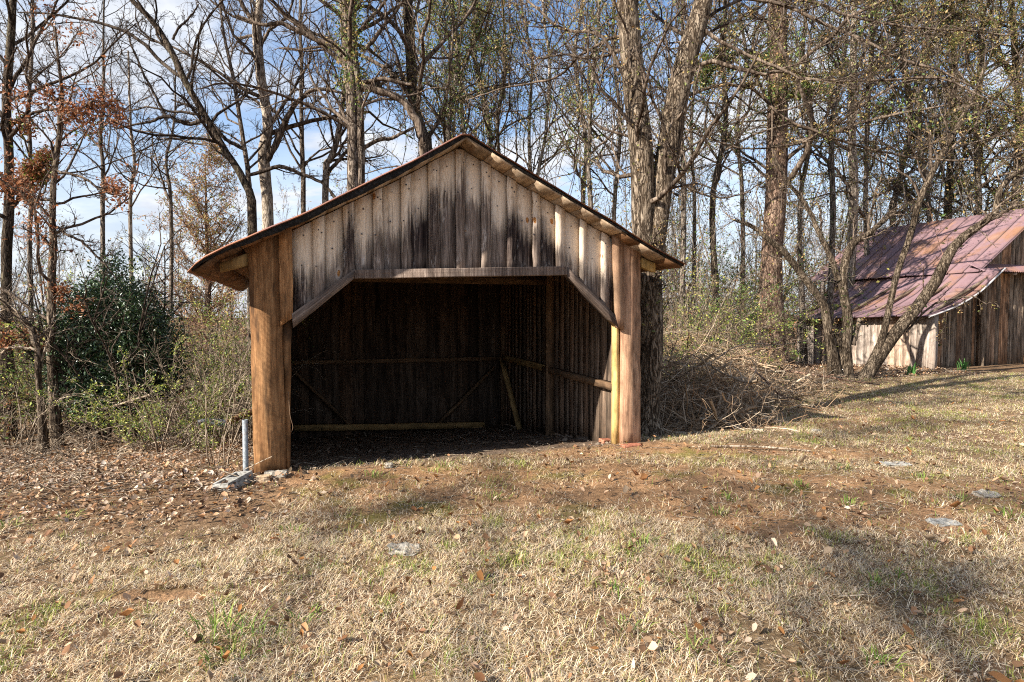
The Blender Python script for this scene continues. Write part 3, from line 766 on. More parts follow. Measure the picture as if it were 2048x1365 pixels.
# ------------------------------------------------------------------ the barn
BO = on_z(1866, 741)
barn = thing('barn', 'silver plank barn with mauve rusty metal roof and low lean-to', 'barn', BO)
def B(s, d, z): return BO + s * ES + d * ED + z * UP
def make_barn():
    Lb = 4.9
    # lean-to long wall (faces away from the shed front line, towards the sun)
    mb = MB(); t = 0.0
    while t < Lb:
        wd = rng.uniform(.17, .28); e = min(t + wd, Lb); jj = rng.uniform(-.012, .012); zb = -.02 - .075 * t + rng.uniform(-.02, .04)
        plank(mb, B(jj, e - .007, zb - .1), B(jj, t, zb - .1), B(jj, e - .007, 1.52 - .02 * t), B(jj, t, 1.52 - .02 * t), -ES, .025, 8, .005, col=(.0, 0, 0)); t = e
    mb.build('lean_to_wall', M['barn'], barn)
    lp = [(-.40, 1.50), (0.0, 1.60), (.8, 1.84), (1.6, 2.20), (2.2, 2.60), (2.63, 2.90)]
    ls = np.array(lp)
    # gable end, set back from the lean-to corner
    mb = MB(); s = .02; dg = .78
    mainz = lambda s_: np.interp(s_, [2.63, 5.6, 8.6], [2.87, 5.0, 2.87])
    topz = lambda s_: (np.interp(s_, ls[:, 0], ls[:, 1]) if s_ < 2.63 else mainz(s_)) - .05
    while s < 8.5:
        wd = rng.uniform(.14, .26); e = s + wd; jj = rng.uniform(-.01, .012)
        plank(mb, B(s, dg + jj, -.1), B(e - .008, dg + jj, -.1), B(s, dg + jj, topz(s)), B(e - .008, dg + jj, topz(e)), -ED, .025, 8, .005); s = e
    mb.build('gable_wall', M['barn_brown'], barn)
    mb = MB(); plank(mb, B(-.02, -.01, -.1), B(.14, -.01, -.1), B(-.02, -.01, 1.55), B(.14, -.01, 1.60), -ED, .5, 4, .004); mb.build('corner_post', M['barn'], barn)
    # far inner wall and dark ends
    mb = MB()
    t = .5
    while t < 6.2:
        e = min(t + rng.uniform(.16, .26), 6.25)
        plank(mb, B(2.85, e - .01, -.6), B(2.85, t, -.6), B(2.85, e - .01, 3.0), B(2.85, t, 3.0), -ES, .025, 4, .004); t = e
    s = 0.02
    while s < 8.4:
        e = s + rng.uniform(.16, .26); dd_ = Lb if s < 2.85 else 6.25
        plank(mb, B(s, dd_, -.7), B(e - .008, dd_, -.7), B(s, dd_, topz(s) - (.05 if s < 2.85 else 0)), B(e - .008, dd_, topz(e) - (.05 if s < 2.85 else 0)), -ED, .025, 4, .004); s = e
    mb.build('inner_wall', M['barn_brown'], barn)
    mb = MB(); bar(mb, B(2.5, 6.15, -.6), B(2.5, 6.15, 2.9), .10, .10, up=ED); mb.build('roof_post', M['barn'], barn)
    # roofs
    def sheet(name, path, t0, t1, mat, seam=.42, wob=.02, amp=.034, zfun=None):
        path = np.array(path); tot = np.concatenate([[0], np.cumsum(np.hypot(*np.diff(path, axis=0).T))]); n = 18
        u = np.linspace(0, tot[-1], n); ps = np.interp(u, tot, path[:, 0]); pz = np.interp(u, tot, path[:, 1])
        # finely sampled along the ridge with a raised rib at each seam
        dd = []; hh = []
        t = t0
        while t < t1:
            for o, h in ((0, 0), (.012, 1), (.028, 1), (.040, 0), (seam * .35, 0), (seam * .7, 0)):
                if t + o <= t1: dd.append(t + o); hh.append(h)
            t += seam
        dd.append(t1); hh.append(0); dd = np.array(dd); hh = np.array(hh); m = len(dd)
        S, D = np.meshgrid(np.arange(n), np.arange(m), indexing='ij')
        sag = wob * (fbm(u[S] * .9, dd[D] * .8, 17) - .5) * 2
        if zfun is not None: sag = sag + zfun(ps[S], dd[D])
        P = BO + ps[S][..., None] * ES + dd[D][..., None] * ED + (pz[S] + amp * hh[D] + sag)[..., None] * UP
        i = (np.arange(n - 1)[:, None] * m + np.arange(m - 1)[None]).ravel(); q = np.stack([i, i + 1, i + m + 1, i + m], 1)
        b = np.stack([np.floor((dd[D].ravel() - t0) / seam), u[S].ravel(), 0 * u[S].ravel()], 1); k = n * m
        mb = MB(); mb.add(np.vstack([P.reshape(-1, 3), P.reshape(-1, 3) - UP * .012]), np.vstack([q, q[:, ::-1] + k]), bco=np.vstack([b, b]), col=np.repeat(np.tile(hh[D].ravel(), 2)[:, None], 3, 1))
        mb.build(name, mat, barn)
    drop = lambda s_, d_: -.035 * np.maximum(d_ - 1, 0) * (s_ < 3)
    sheet('lean_to_roof', lp, -.12, 5.15, M['barn_roof'], .46, .03, zfun=drop)
    sheet('main_roof', [(2.42, 2.82), (2.63, 2.96), (5.6, 5.06), (8.9, 2.8)], .42, 6.9, M['barn_roof'], .46, .03)
    # bright bent edge along the lean-to rake
    mb = MB(); k = smooth_path([B(s_, -.13, z_ - .012) for s_, z_ in lp], 24)[None]; tubes(mb, k, np.full((1, 24), .022), 6); mb.build('rake_edge', M['white_edge'], barn)
    # eave rafters of the lean-to
    for q in range(6):
        mb = MB(); t = .1 + q * .95; bar(mb, B(-.34, t, 1.45 - .03 * t), B(2.5, t, 2.70 - .03 * t), .05, .09); mb.build('rafter', M['barn_brown'], barn)
    # corrugated pent over the gable end
    n, m = 10, 260; ss = np.linspace(2.45, 8.0, m); f = np.linspace(0, 1, n); S, D = np.meshgrid(np.arange(n), np.arange(m), indexing='ij')
    P = BO + ss[D][..., None] * ES + (.32 + .5 * f[S])[..., None] * ED + (2.84 + .28 * f[S] + .018 * np.sin(ss[D] / .085 * 2 * PI))[..., None] * UP
    i = (np.arange(n - 1)[:, None] * m + np.arange(m - 1)[None]).ravel(); q = np.stack([i, i + 1, i + m + 1, i + m], 1); k = n * m
    mb = MB(); mb.add(np.vstack([P.reshape(-1, 3), P.reshape(-1, 3) - UP * .004]), np.vstack([q, q[:, ::-1] + k]), bco=np.zeros(3)); mb.build('pent_roof', M['barn_roof'], barn, smooth=True, label='corrugated orange rusted strip')
    for q in range(4):
        mb = MB(); s_ = 2.75 + q * 1.2; bar(mb, B(s_, .36, 2.78), B(s_, .95, 2.9), .07, .07); mb.build('lookout_block', M['barn'], barn)
make_barn()

# ------------------------------------------------------------------ trees
def limb3(pts, Y, K=22, dY=0.0, ext=None):
    P = []; R = []
    n = len(pts)
    for i, p in enumerate(pts):
        y = Y + dY * i / max(n - 1, 1) if len(p) < 4 else p[3]
        if p[1] is None:
            x = (p[0] - CX) / F * y; P.append([x, y, H1(x, y) - .08])
        else: P.append(tp(p[0], p[1], y))
        R.append(p[2] * .5 * y / F)
    P = np.array(P); S = smooth_path(P, K); u = np.linspace(0, len(P) - 1, K); r = np.interp(u, np.arange(len(P)), R)
    # small natural wander
    S[1:] += np.cumsum(rng.normal(0, 1, (K - 1, 3)) * (r[1:, None] * .045 + .011 * (r.max() < .11)), 0) * np.linspace(1, 1, K - 1)[:, None]
    return S, r

def tree(name, label, cat, Y, trunks, branches=(), lv=None, barkm='bark_grey', twigm='twig', group=None, leaves=None, lvl_u=(.3, 1.0), dense=1.0, ivy=None, sides=12, vines=0, bcol=None, onbr=True):
    T = [limb3(t, Y) for t in trunks]; Bc = [limb3(b, Y) for b in branches]
    base = T[0][0][0]
    root = thing(name, label, cat, base, group)
    mb = MB(); P = np.stack([t[0] for t in T]); R = np.stack([t[1] for t in T])
    R[0, :3] *= np.array([1.35, 1.15, 1.04])
    tubes(mb, P, R, sides, .09)
    mb.build('trunk', M[barkm], root, smooth=True, bco=False, col=False, origin=base)
    cb = MB()
    if Bc:
        BP = np.stack([b[0] for b in Bc]); BR = np.stack([b[1] for b in Bc]); tubes(cb, BP, BR, 7, .05)
    n1, n2, n3, n4 = lv if lv else (15, 8, 7, 3)
    twigs = []
    P1 = R1 = None
    if n1:
        P1, R1 = grow(P, R, n1, *lvl_u, .34, (30, 70), 9, .10, .22, .5, .008)
        tubes(cb, P1, R1, 5)
    if Bc and onbr:
        Pb, Rb = grow(BP, BR, max(6, int(9 * dense)), .12, 1.0, .30, (25, 65), 9, .06, .25, .6, .006)
        tubes(cb, Pb, Rb, 4)
        P1 = Pb if P1 is None else np.concatenate([P1, Pb]); R1 = Rb if R1 is None else np.concatenate([R1, Rb])
    P2, R2 = grow(P1, R1, n2, .15, 1.0, .42, (25, 60), 7, .08, .25, .55, .0045); tubes(cb, P2, R2, 4)
    P3, R3 = grow(P2, R2, n3, .12, 1.0, .48, (22, 60), 5, .06, .25, .6, .0032); tubes(cb, P3, R3, 3); tw = P3
    if n4:
        P4, R4 = grow(P3, R3, n4, .2, 1.0, .5, (25, 60), 4, .05, .25, .6, .0028); tubes(cb, P4, R4, 3); tw = np.concatenate([P3[:, :4], P4])
    cb.build('crown', M[twigm], root, bco=False, col=False, origin=base)
    if vines:
        q = P1.reshape(-1, 3)[rng.integers(0, P1.shape[0] * P1.shape[1], vines)]; L = rng.uniform(1.5, 6.5, vines); L = np.minimum(L, np.maximum(q[:, 2] - base[2] - .3, .3)); Kv = 14
        VP = np.zeros((vines, Kv, 3)); VP[:, 0] = q; D = np.tile([0, 0, -1.0], (vines, 1)); D[:, :2] += rng.normal(0, .25, (vines, 2))
        for k in range(1, Kv):
            D = norm(D + rng.normal(0, .14, (vines, 3)) + [0, 0, -.06]); VP[:, k] = VP[:, k - 1] + D * (L / (Kv - 1))[:, None]
        vb = MB(); tubes(vb, VP, np.repeat(rng.uniform(.003, .011, (vines, 1)), Kv, 1), 4); V2, r2 = grow(VP, np.full((vines, Kv), .006), 5, .1, 1, .16, (30, 80), 5, -.05, .3, .6, .003); tubes(vb, V2, r2, 3)
        vb.build('vines', M[twigm], root, bco=False, col=False, origin=base)
        if leaves: tw = np.concatenate([tw.reshape(-1, 3), V2.reshape(-1, 3), V2.reshape(-1, 3), VP.reshape(-1, 3)])[:, None, :].repeat(2, 1)
    if leaves:
        n, size, cols = leaves[:3]; zr = leaves[3] if len(leaves) > 3 else None
        pts = tw[:, 1:].reshape(-1, 3)
        if zr is not None: pts = pts[(pts[:, 2] > zr[0]) & (pts[:, 2] < zr[1])]
        cn_ = fbm(pts[:, 0] * 1.1 + pts[:, 1] * .7, pts[:, 2] * 1.3, 23, 3); pc = pts[cn_ > .44]; pts = pc if len(pc) > 50 else pts
        cl = pts[rng.integers(0, len(pts), max(n // 3, 1))]; pp = np.repeat(cl, 3, 0) + rng.normal(0, size * 1.1, (len(cl) * 3, 3))
        lb = MB(); leaf_quads(lb, pp, size, palette(len(pp), cols, .25)); lb.build('foliage', M['leaf'], root, bco=False)
    if ivy:
        n, size, cols, u0, u1, spread = ivy
        k = rng.integers(0, len(P), n); u = rng.uniform(u0, u1, n) * (P.shape[1] - 1); i = np.minimum(u.astype(int), P.shape[1] - 2); f = (u - i)[:, None]
        c = P[k, i] * (1 - f) + P[k, i + 1] * f; rr = R[k, i]
        cl = fbm(c[:, 2] * 1.3, k * 7.0, 3); kp = cl > .42; c, rr = c[kp], rr[kp]
        a = rng.uniform(0, 2 * PI, len(c)); off = rr + np.abs(rng.normal(0, spread, len(c)))
        pp = c + np.stack([np.cos(a) * off, np.sin(a) * off, rng.normal(0, .1, len(c))], 1)
        lb = MB(); leaf_quads(lb, pp, size, palette(len(pp), cols, .25)); lb.build('climbing_ivy', M['leaf'], root, bco=False)
    return root

OLIVE = [(.23, .24, .065), (.31, .28, .085), (.16, .18, .05), (.38, .28, .10), (.44, .31, .13)]
GREEN = [(.09, .16, .035), (.13, .21, .05), (.06, .11, .03), (.18, .23, .06)]
RUST = [(.27, .10, .04), (.34, .145, .065), (.20, .07, .03), (.30, .16, .085)]
TAN = [(.32, .19, .08), (.40, .26, .12), (.24, .15, .065), (.22, .18, .07)]

# twin trunk beside the shed
tree('twin_trunk_tree', 'big furrowed tan tree forking into two trunks beside the shed post', 'tree', 8.3,
     [[(1296, None, 60), (1296, 760, 50), (1297, 620, 54), (1296, 520, 58), (1295, 455, 34)],
      [(1292, 560, 40), (1288, 500, 47), (1284, 440, 48), (1279, 350, 46), (1270, 250, 44), (1256, 130, 42), (1246, 0, 38), (1238, -200, 30), (1225, -480, 14)],
      [(1301, 560, 38), (1306, 500, 43), (1313, 440, 42), (1325, 360, 44), (1343, 260, 46), (1364, 150, 42), (1386, 70, 40), (1410, -20, 34), (1450, -220, 24), (1490, -480, 10)]],
     [[(1386, 50, 9.5, 8.3), (1481, 105, 6.1, 8.0), (1600, 155, 5.4, 7.8), (1692, 165, 4.8, 7.6), (1868, 151, 4.1, 7.4), (1973, 200, 2.7, 7.2), (2060, 250, 1.4, 7.1)],
      [(1370, 132, 9.5, 8.3), (1440, 130, 8.8, 8.2), (1520, 145, 6.8, 8.0), (1590, 152, 4.8, 7.9), (1700, 190, 2.7, 7.8)],
      [(1410, -10, 9.5, 8.3), (1560, 10, 6.8, 8.1), (1642, 53, 6.1, 8), (1762, 105, 5.4, 7.7), (1868, 151, 4.1, 7.5), (1990, 211, 2.7, 7.4), (2080, 260, 1.4, 7.3)],
      [(1420, -60, 9.5, 8.3), (1614, 0, 6.1, 8.3), (1723, 39, 4.8, 8.2), (1868, 49, 4.1, 8.1), (2060, 60, 2.0, 8)],
      [(1350, 200, 6.8, 8.3), (1430, 170, 6.1, 8.3), (1498, 170, 6.1, 8.4), (1565, 225, 6.1, 8.4), (1656, 262, 5.4, 8.3), (1780, 292, 4.1, 8.2), (1903, 306, 3.4, 8.1), (2060, 299, 2.0, 8)],
      [(1345, 250, 4.1, 8.3), (1410, 275, 3.4, 8.1), (1481, 299, 3.4, 8), (1579, 300, 3.4, 7.9), (1639, 271, 4.1, 7.8), (1658, 235, 3.4, 7.8), (1662, 202, 2.7, 7.8)],
      [(1262, 180, 9.5, 8.3), (1200, 75, 6.8, 8.5), (1130, 60, 6.1, 8.8), (1060, 10, 4.8, 9), (1000, -60, 2.7, 9.2)],
      [(1250, 70, 6.1, 8.3), (1170, 100, 5.4, 8.8), (1100, 150, 4.8, 9.2), (1000, 170, 3.4, 9.5), (930, 195, 2.0, 9.8)],
      [(1330, 340, 5.4, 8.3), (1380, 380, 4.8, 8.3), (1460, 400, 3.4, 8.2), (1540, 360, 2.0, 8.1)],
      [(1372, 100, 5.4, 8.3), (1450, 60, 5.4, 8.6), (1530, 20, 4.1, 8.9), (1600, -40, 2.7, 9)]],
     (11, 8, 7, 3), 'bark_tan', 'twig', leaves=(4200, .036, TAN + OLIVE), lvl_u=(.25, 1.0), dense=1.2, sides=18,
     ivy=(700, .05, OLIVE + TAN, .35, .8, .05))

# tall reddish pine beyond the brush
tree('pine_tree', 'tall reddish brown trunk standing alone behind the brush pile, mossy low down', 'tree', 17.5,
     [[(1540, None, 52), (1541, 590, 46), (1542, 500, 42), (1546, 400, 40), (1549, 250, 38), (1549, 60, 34), (1552, -200, 28), (1556, -560, 12)]],
     [[(1548, 130, 8), (1500, 110, 6), (1440, 130, 4), (1400, 170, 2)], [(1549, 210, 7), (1610, 180, 5), (1660, 190, 3)]],
     (26, 8, 7, 2), 'bark_pine', 'twig', lvl_u=(.42, 1.0), leaves=(9000, .09, OLIVE + GREEN, (4, 20)), ivy=(900, .07, OLIVE + TAN, .0, .95, .08))

# many-stemmed tree in front of the barn
tree('multi_stem_tree', 'grey tree with several leaning stems in front of the barn', 'tree', 14.6,
     [[(1676, None, 24), (1662, 690, 19), (1654, 640, 18), (1648, 610, 17), (1612, 560, 14), (1570, 505, 12), (1530, 472, 9), (1510, 455, 8), (1470, 440, 4)],
      [(1698, None, 26), (1692, 690, 21), (1696, 640, 19), (1686, 580, 17), (1690, 530, 16), (1705, 488, 14), (1735, 470, 11), (1775, 437, 7), (1795, 425, 4)],
      [(1727, None, 26), (1755, 715, 25), (1795, 660, 23), (1835, 612, 22), (1870, 565, 21), (1892, 520, 19), (1915, 485, 17), (1960, 450, 15), (1992, 425, 12), (1998, 390, 11), (2012, 362, 9), (2048, 335, 8), (2085, 300, 4)],
      [(1730, None, 20), (1760, 690, 15), (1774, 640, 12), (1790, 565, 11), (1800, 530, 11), (1822, 470, 11), (1840, 400, 11), (1868, 340, 11), (1895, 290, 10), (1925, 235, 9), (1946, 195, 6), (1975, 120, 3)],
      [(1678, 560, 13), (1650, 500, 10), (1632, 460, 9), (1605, 410, 8), (1570, 365, 6), (1545, 320, 4)],
      [(1686, None, 12), (1684, 690, 10), (1676, 640, 8)]],
     [[(1812, 665, 4), (1870, 610, 4), (1910, 600, 3), (1960, 592, 3), (1985, 606, 2)], [(1880, 640, 3), (1890, 650, 3), (1882, 690, 2)],
      [(1705, 690, 12), (1718, 660, 11), (1725, 645, 10)], [(1640, 470, 5), (1645, 440, 5), (1640, 400, 3)],
      [(1865, 345, 6), (1862, 270, 5), (1850, 230, 4), (1835, 200, 2)], [(1980, 440, 8), (2020, 420, 6), (2060, 405, 4)], [(1735, 470, 5), (1745, 420, 4), (1768, 350, 3), (1790, 270, 2)]],
     (9, 6, 6, 2), 'bark_mult', 'twig', lvl_u=(.5, 1.0), leaves=(700, .05, OLIVE + TAN), sides=12)

# behind the shed roof
tree('ivy_trunk_tree', 'paired trunk tree wrapped in ivy behind the shed roof', 'tree', 13.0,
     [[(706, None, 34), (708, 400, 24), (707, 300, 24), (704, 200, 25), (697, 100, 24), (694, 0, 24), (690, -200, 18), (680, -480, 8)],
      [(724, None, 22), (722, 400, 17), (721, 300, 17), (716, 180, 17), (703, 60, 16), (716, -60, 13), (740, -300, 7)]],
     [[(722, 175, 15), (765, 180, 14), (805, 200, 15), (830, 230, 16), (845, 270, 15), (852, 320, 14)],
      [(697, 130, 12), (660, 95, 11), (600, 70, 10), (560, 58, 9), (520, 62, 7), (470, 40, 4)],
      [(722, 60, 8), (745, 40, 7), (775, 0, 6), (800, -60, 4)], [(722, 100, 9), (760, 70, 8), (800, 30, 6), (825, -20, 4)],
      [(724, 165, 9), (770, 160, 8), (815, 165, 6)], [(722, 300, 9), (750, 290, 8), (790, 280, 7), (830, 262, 5), (860, 250, 3)]],
     (15, 8, 7, 3), 'bark_grey', 'twig', lvl_u=(.3, 1.0), ivy=(3600, .065, OLIVE + GREEN, .45, 1.0, .16))
tree('dark_bent_tree', 'dark trunk tree rising behind the shed ridge', 'tree', 14.0,
     [[(862, None, 30), (854, 330, 24), (844, 270, 24), (828, 210, 22), (822, 130, 19), (817, 40, 19), (813, -80, 15), (805, -350, 7)]], [[(850, 290, 9), (872, 240, 8), (885, 190, 7), (895, 120, 5), (900, 30, 3)]],
     (15, 8, 7, 3), 'bark_dark', 'twig', lvl_u=(.35, 1.0), ivy=(900, .06, OLIVE, .4, 1.0, .08))
tree('patchy_bark_tree', 'pale patchy barked tree standing over the low end of the shed roof', 'tree', 15.0,
     [[(537, None, 26), (536, 440, 22), (530, 360, 22), (528, 300, 22), (538, 250, 20), (526, 170, 18), (516, 60, 17), (522, 0, 14), (535, -200, 9), (545, -400, 4)]],
     [[(534, 320, 14), (552, 290, 13), (570, 245, 12), (600, 200, 9), (640, 178, 7), (700, 188, 4)], [(520, 60, 10), (490, 20, 9), (470, -20, 7), (440, -90, 4)],
      [(522, 95, 7), (545, 60, 6), (580, 30, 5), (600, -30, 3)]],
     (15, 8, 7, 3), 'bark_pale', 'twig', lvl_u=(.4, 1.0))
tree('leaning_dark_tree', 'dark slender tree leaning far over towards the open sky', 'tree', 13.6,
     [[(508, None, 20), (505, 430, 17), (495, 380, 15), (478, 340, 14), (455, 305, 13), (436, 272, 13), (418, 240, 13), (395, 200, 12), (372, 160, 12), (345, 100, 11), (310, 45, 10), (262, -5, 9), (190, -100, 5)]],
     [[(415, 240, 9), (380, 245, 8), (355, 237, 7), (332, 232, 7), (300, 242, 5), (230, 258, 3)], [(332, 232, 5), (312, 190, 5), (280, 130, 4), (255, 70, 3), (245, 50, 2)],
      [(372, 160, 8), (330, 130, 7), (290, 90, 7), (240, 58, 6), (180, 42, 5), (100, 30, 4), (30, 25, 2)], [(492, 300, 8), (455, 275, 7), (430, 250, 6), (385, 210, 4), (340, 190, 3)],
      [(345, 80, 5), (370, 50, 4), (398, 10, 3)], [(500, 350, 7), (560, 335, 8), (610, 350, 7), (650, 370, 6), (690, 415, 5)]],
     (11, 8, 7, 3), 'bark_dark', 'twig_dark', lvl_u=(.3, 1.0))
tree('slender_tree', 'slender dark stem beside the pale patchy tree', 'tree', 14.5,
     [[(497, None, 14), (500, 430, 11), (494, 330, 9), (478, 240, 8), (465, 150, 7), (450, 60, 5), (430, -100, 3)]], (), (18, 7, 6, 3), 'bark_grey', 'twig', lvl_u=(.25, 1.0))
tree('slender_tree', 'thin grey stem between the patchy tree and ivy trunk', 'tree', 17.0,
     [[(610, None, 12), (609, 400, 10), (606, 300, 9), (604, 150, 7), (600, 20, 6), (596, -200, 3)]], (), (20, 7, 6, 3), 'bark_grey', 'twig', lvl_u=(.25, 1.0))
tree('slender_tree', 'grey bent stem just short of the ivy trunk behind the roof', 'tree', 16.0,
     [[(655, None, 16), (652, 380, 13), (662, 320, 12), (675, 270, 11), (684, 210, 9), (690, 150, 6)]], [[(655, 350, 8), (690, 310, 7), (715, 280, 4)]], (15, 8, 7, 3), 'bark_pale', 'twig', lvl_u=(.3, 1.0))

# brown-leaved oak and its neighbours in front of the evergreen shrub
tree('brown_leaf_oak', 'slim oak holding dead rust brown leaves beside the dark evergreen', 'tree', 9.7,
     [[(108, None, 20), (103, 720, 17), (101, 620, 15), (104, 520, 13), (103, 430, 12), (106, 340, 10), (112, 260, 9), (114, 190, 7), (112, 120, 5), (108, 40, 3)]],
     [[(103, 450, 6), (150, 470, 5), (195, 520, 4), (235, 560, 2)], [(104, 400, 6), (60, 400, 5), (20, 380, 4), (-30, 370, 2)], [(106, 340, 5), (160, 350, 5), (200, 380, 4), (240, 400, 2)], [(103, 690, 5), (70, 675, 4), (0, 665, 3), (-60, 650, 2)],
      [(112, 250, 4), (150, 230, 4), (190, 205, 3), (225, 235, 2)], [(110, 210, 4), (80, 170, 3), (50, 150, 2)], [(104, 560, 4), (140, 590, 3), (185, 590, 2)]],
     (18, 7, 6, 3), 'bark_tan', 'twig', lvl_u=(.2, 1.0), leaves=(4600, .062, RUST, (1.0, 7)))
tree('crooked_sapling', 'thin crooked tree arching over in front of the brown leaved oak', 'tree', 9.2,
     [[(80, None, 16), (76, 780, 12), (70, 720, 11), (60, 690, 11), (40, 655, 10), (15, 632, 9), (-20, 620, 7), (-80, 600, 4)]],
     [[(70, 700, 5), (30, 700, 4), (-20, 720, 3)]], (10, 6, 5, 0), 'bark_tan', 'twig_pale', lvl_u=(.2, 1.0))
tree('oak_tree', 'dark trunked oak with brown leaves at the photo edge', 'tree', 11.5,
     [[(8, None, 24), (12, 560, 18), (16, 440, 17), (18, 320, 16), (14, 200, 15), (22, 80, 13), (30, -60, 10), (40, -300, 5)]],
     [[(16, 400, 8), (60, 360, 6), (90, 330, 4)], [(16, 260, 8), (60, 230, 6), (150, 225, 5), (190, 240, 3)], [(18, 180, 8), (60, 110, 6), (110, 30, 4), (140, -40, 3)]],
     (15, 7, 6, 3), 'bark_dark', 'twig_dark', lvl_u=(.25, 1.0), leaves=(3600, .068, RUST + [(.2, .24, .05)], (1.2, 6)))
tree('slender_tree', 'slim bare tree between the two brown leaved oaks', 'tree', 14.0,
     [[(62, None, 10.5), (60, 500, 8.2), (64, 380, 7.5), (60, 240, 6.8), (66, 100, 6.0), (62, -40, 4.5), (60, -250, 2.2)]], (), (20, 7, 6, 3), 'bark_far', 'twig', lvl_u=(.25, 1.0))
tree('slender_tree', 'slim bare tree rising behind the dark evergreen shrub', 'tree', 15.0,
     [[(205, None, 9.8), (207, 420, 8.2), (205, 330, 6.8), (200, 250, 6.0), (210, 150, 4.5), (215, 0, 3.0), (220, -150, 1.5)]], (), (20, 7, 6, 3), 'bark_far', 'twig', lvl_u=(.25, 1.0))
tree('slender_tree', 'pale thin tree in front of the rusty crowned pine', 'tree', 18.0,
     [[(262, None, 8.2), (262, 420, 6.8), (265, 330, 6.0), (262, 250, 4.5), (260, 100, 3.0)]], (), (18, 7, 6, 3), 'bark_pale', 'twig', lvl_u=(.25, 1.0))
tree('slender_tree', 'small bare tree forking low beside the rusty crowned pine', 'tree', 18.0,
     [[(335, None, 9.0), (338, 420, 6.8), (330, 330, 5.2), (345, 240, 3.8), (352, 120, 2.2)]], [[(337, 400, 3.8), (315, 330, 3.0), (300, 260, 1.5)]], (18, 7, 6, 3), 'bark_grey', 'twig', lvl_u=(.25, 1.0))

# slim trees beyond the ridge and towards the barn: base px, depth, top px, width, bark, leaf count, label
slim = [(905, 15.5, 895, 15, 'bark_far', 3600, 'vine hung dark stem directly above the shed ridge'),
        (958, 17, 950, 13, 'bark_far', 3200, 'leafy vine covered stem just past the shed ridge'),
        (925, 20, 932, 12, 'bark_far', 2600, 'slim stem wrapped in green vines behind the ridge peak'),
        (1010, 19, 1000, 10, 'bark_far', 1500, 'thin stem with sparse hanging leaves past the ridge'),
        (1085, 18, 1090, 9, 'bark_pale', 300, 'pale forked stem against the open blue sky'),
        (1062, 21, 1040, 9, 'bark_far', 300, 'thin grey stem near the open blue sky'),
        (1165, 16, 1162, 11, 'bark_far', 500, 'bare straight stem with ivy above the steep roof slope'),
        (1203, 14.5, 1200, 12, 'bark_far', 1500, 'green leafed stem nearest the twin trunk tree'),
        (1238, 18, 1225, 10, 'bark_far', 500, 'thin stem half hidden by the twin trunk tree'),
        (1362, 16, 1366, 12, 'bark_far', 700, 'straight grey stem just beyond the shed eave'),
        (1385, 21, 1395, 9, 'bark_far', 400, 'thin straight stem beyond the shed eave'),
        (1440, 17, 1446, 14, 'bark_tan', 900, 'tan straight stem midway between eave and pine'),
        (1480, 22, 1474, 10, 'bark_far', 800, 'slim grey stem close to the pine trunk'),
        (1610, 20, 1618, 11, 'bark_far', 1800, 'slim leafy stem between the pine and the barn'),
        (1660, 19, 1690, 12, 'bark_far', 1800, 'dark leaning stem behind the many stemmed tree'),
        (1690, 22, 1712, 20, 'bark_pale', 1200, 'stout pale trunk leaning behind the barn roof edge')]
for (bx, Y, tx, wd, bk, nl, lb) in slim:
    m = (bx + tx) / 2 + rng.normal(0, 6)
    tree('vine_hung_tree' if nl >= 1500 else 'slender_tree', lb, 'tree', Y,
         [[(bx, None, wd * 1.0), (bx + (m - bx) * .5 + rng.normal(0, 9), 420, wd * .85), (m + rng.normal(0, 7), 260, wd * .72), ((m + tx) / 2 + rng.normal(0, 9), 120, wd * .62), (tx, 0, wd * .5), (tx + rng.normal(0, 15), -220, wd * .35)]],
         (), (22, 8, 6, 2), bk, 'twig', lvl_u=(.22, 1.0), vines=int(10 + nl / 90), ivy=(nl // 2 + 200, .07, OLIVE + GREEN, .1, .9, .16), leaves=(max(nl, 100) * 2, .065, (GREEN + OLIVE) if nl > 600 else OLIVE))

# tangled viny trees behind the barn
for (bx, Y, tx, wd, nl, lb) in [(1740, 23, 1735, 16, 3000, 'vine tangled tree behind the low end of the barn roof'), (1795, 25, 1800, 18, 4200, 'olive leafed vine tree behind the middle of the barn ridge'),
                                (1850, 24, 1862, 17, 4600, 'vine draped tree behind the barn with tan dead leaves'), (1905, 26, 1900, 20, 5200, 'thick olive vine covered tree rising over the barn'),
                                (1960, 24.5, 1958, 20, 5600, 'dark trunk buried in vines over the barn ridge'), (2030, 25, 2020, 22, 6000, 'tallest vine smothered tree over the barn at the photo edge'), (2100, 24, 2095, 20, 3000, 'vine covered tree past the photo edge behind the barn')]:
    tree('vine_covered_tree', lb, 'tree', Y, [[(bx, None, wd * .7), (bx + rng.normal(0, 8), 440, wd * .6), ((bx + tx) / 2 + rng.normal(0, 10), 250, wd * .55), (tx + rng.normal(0, 6), 80, wd * .5), (tx, -60, wd * .4), (tx, -250, wd * .3)]],
         (), (34, 8, 7, 2), 'bark_far', 'twig', lvl_u=(.15, 1.0), vines=46, leaves=(nl * 5, .075, OLIVE + TAN + OLIVE + GREEN[:2]), ivy=(1600, .09, OLIVE + TAN, .1, 1.0, .3))

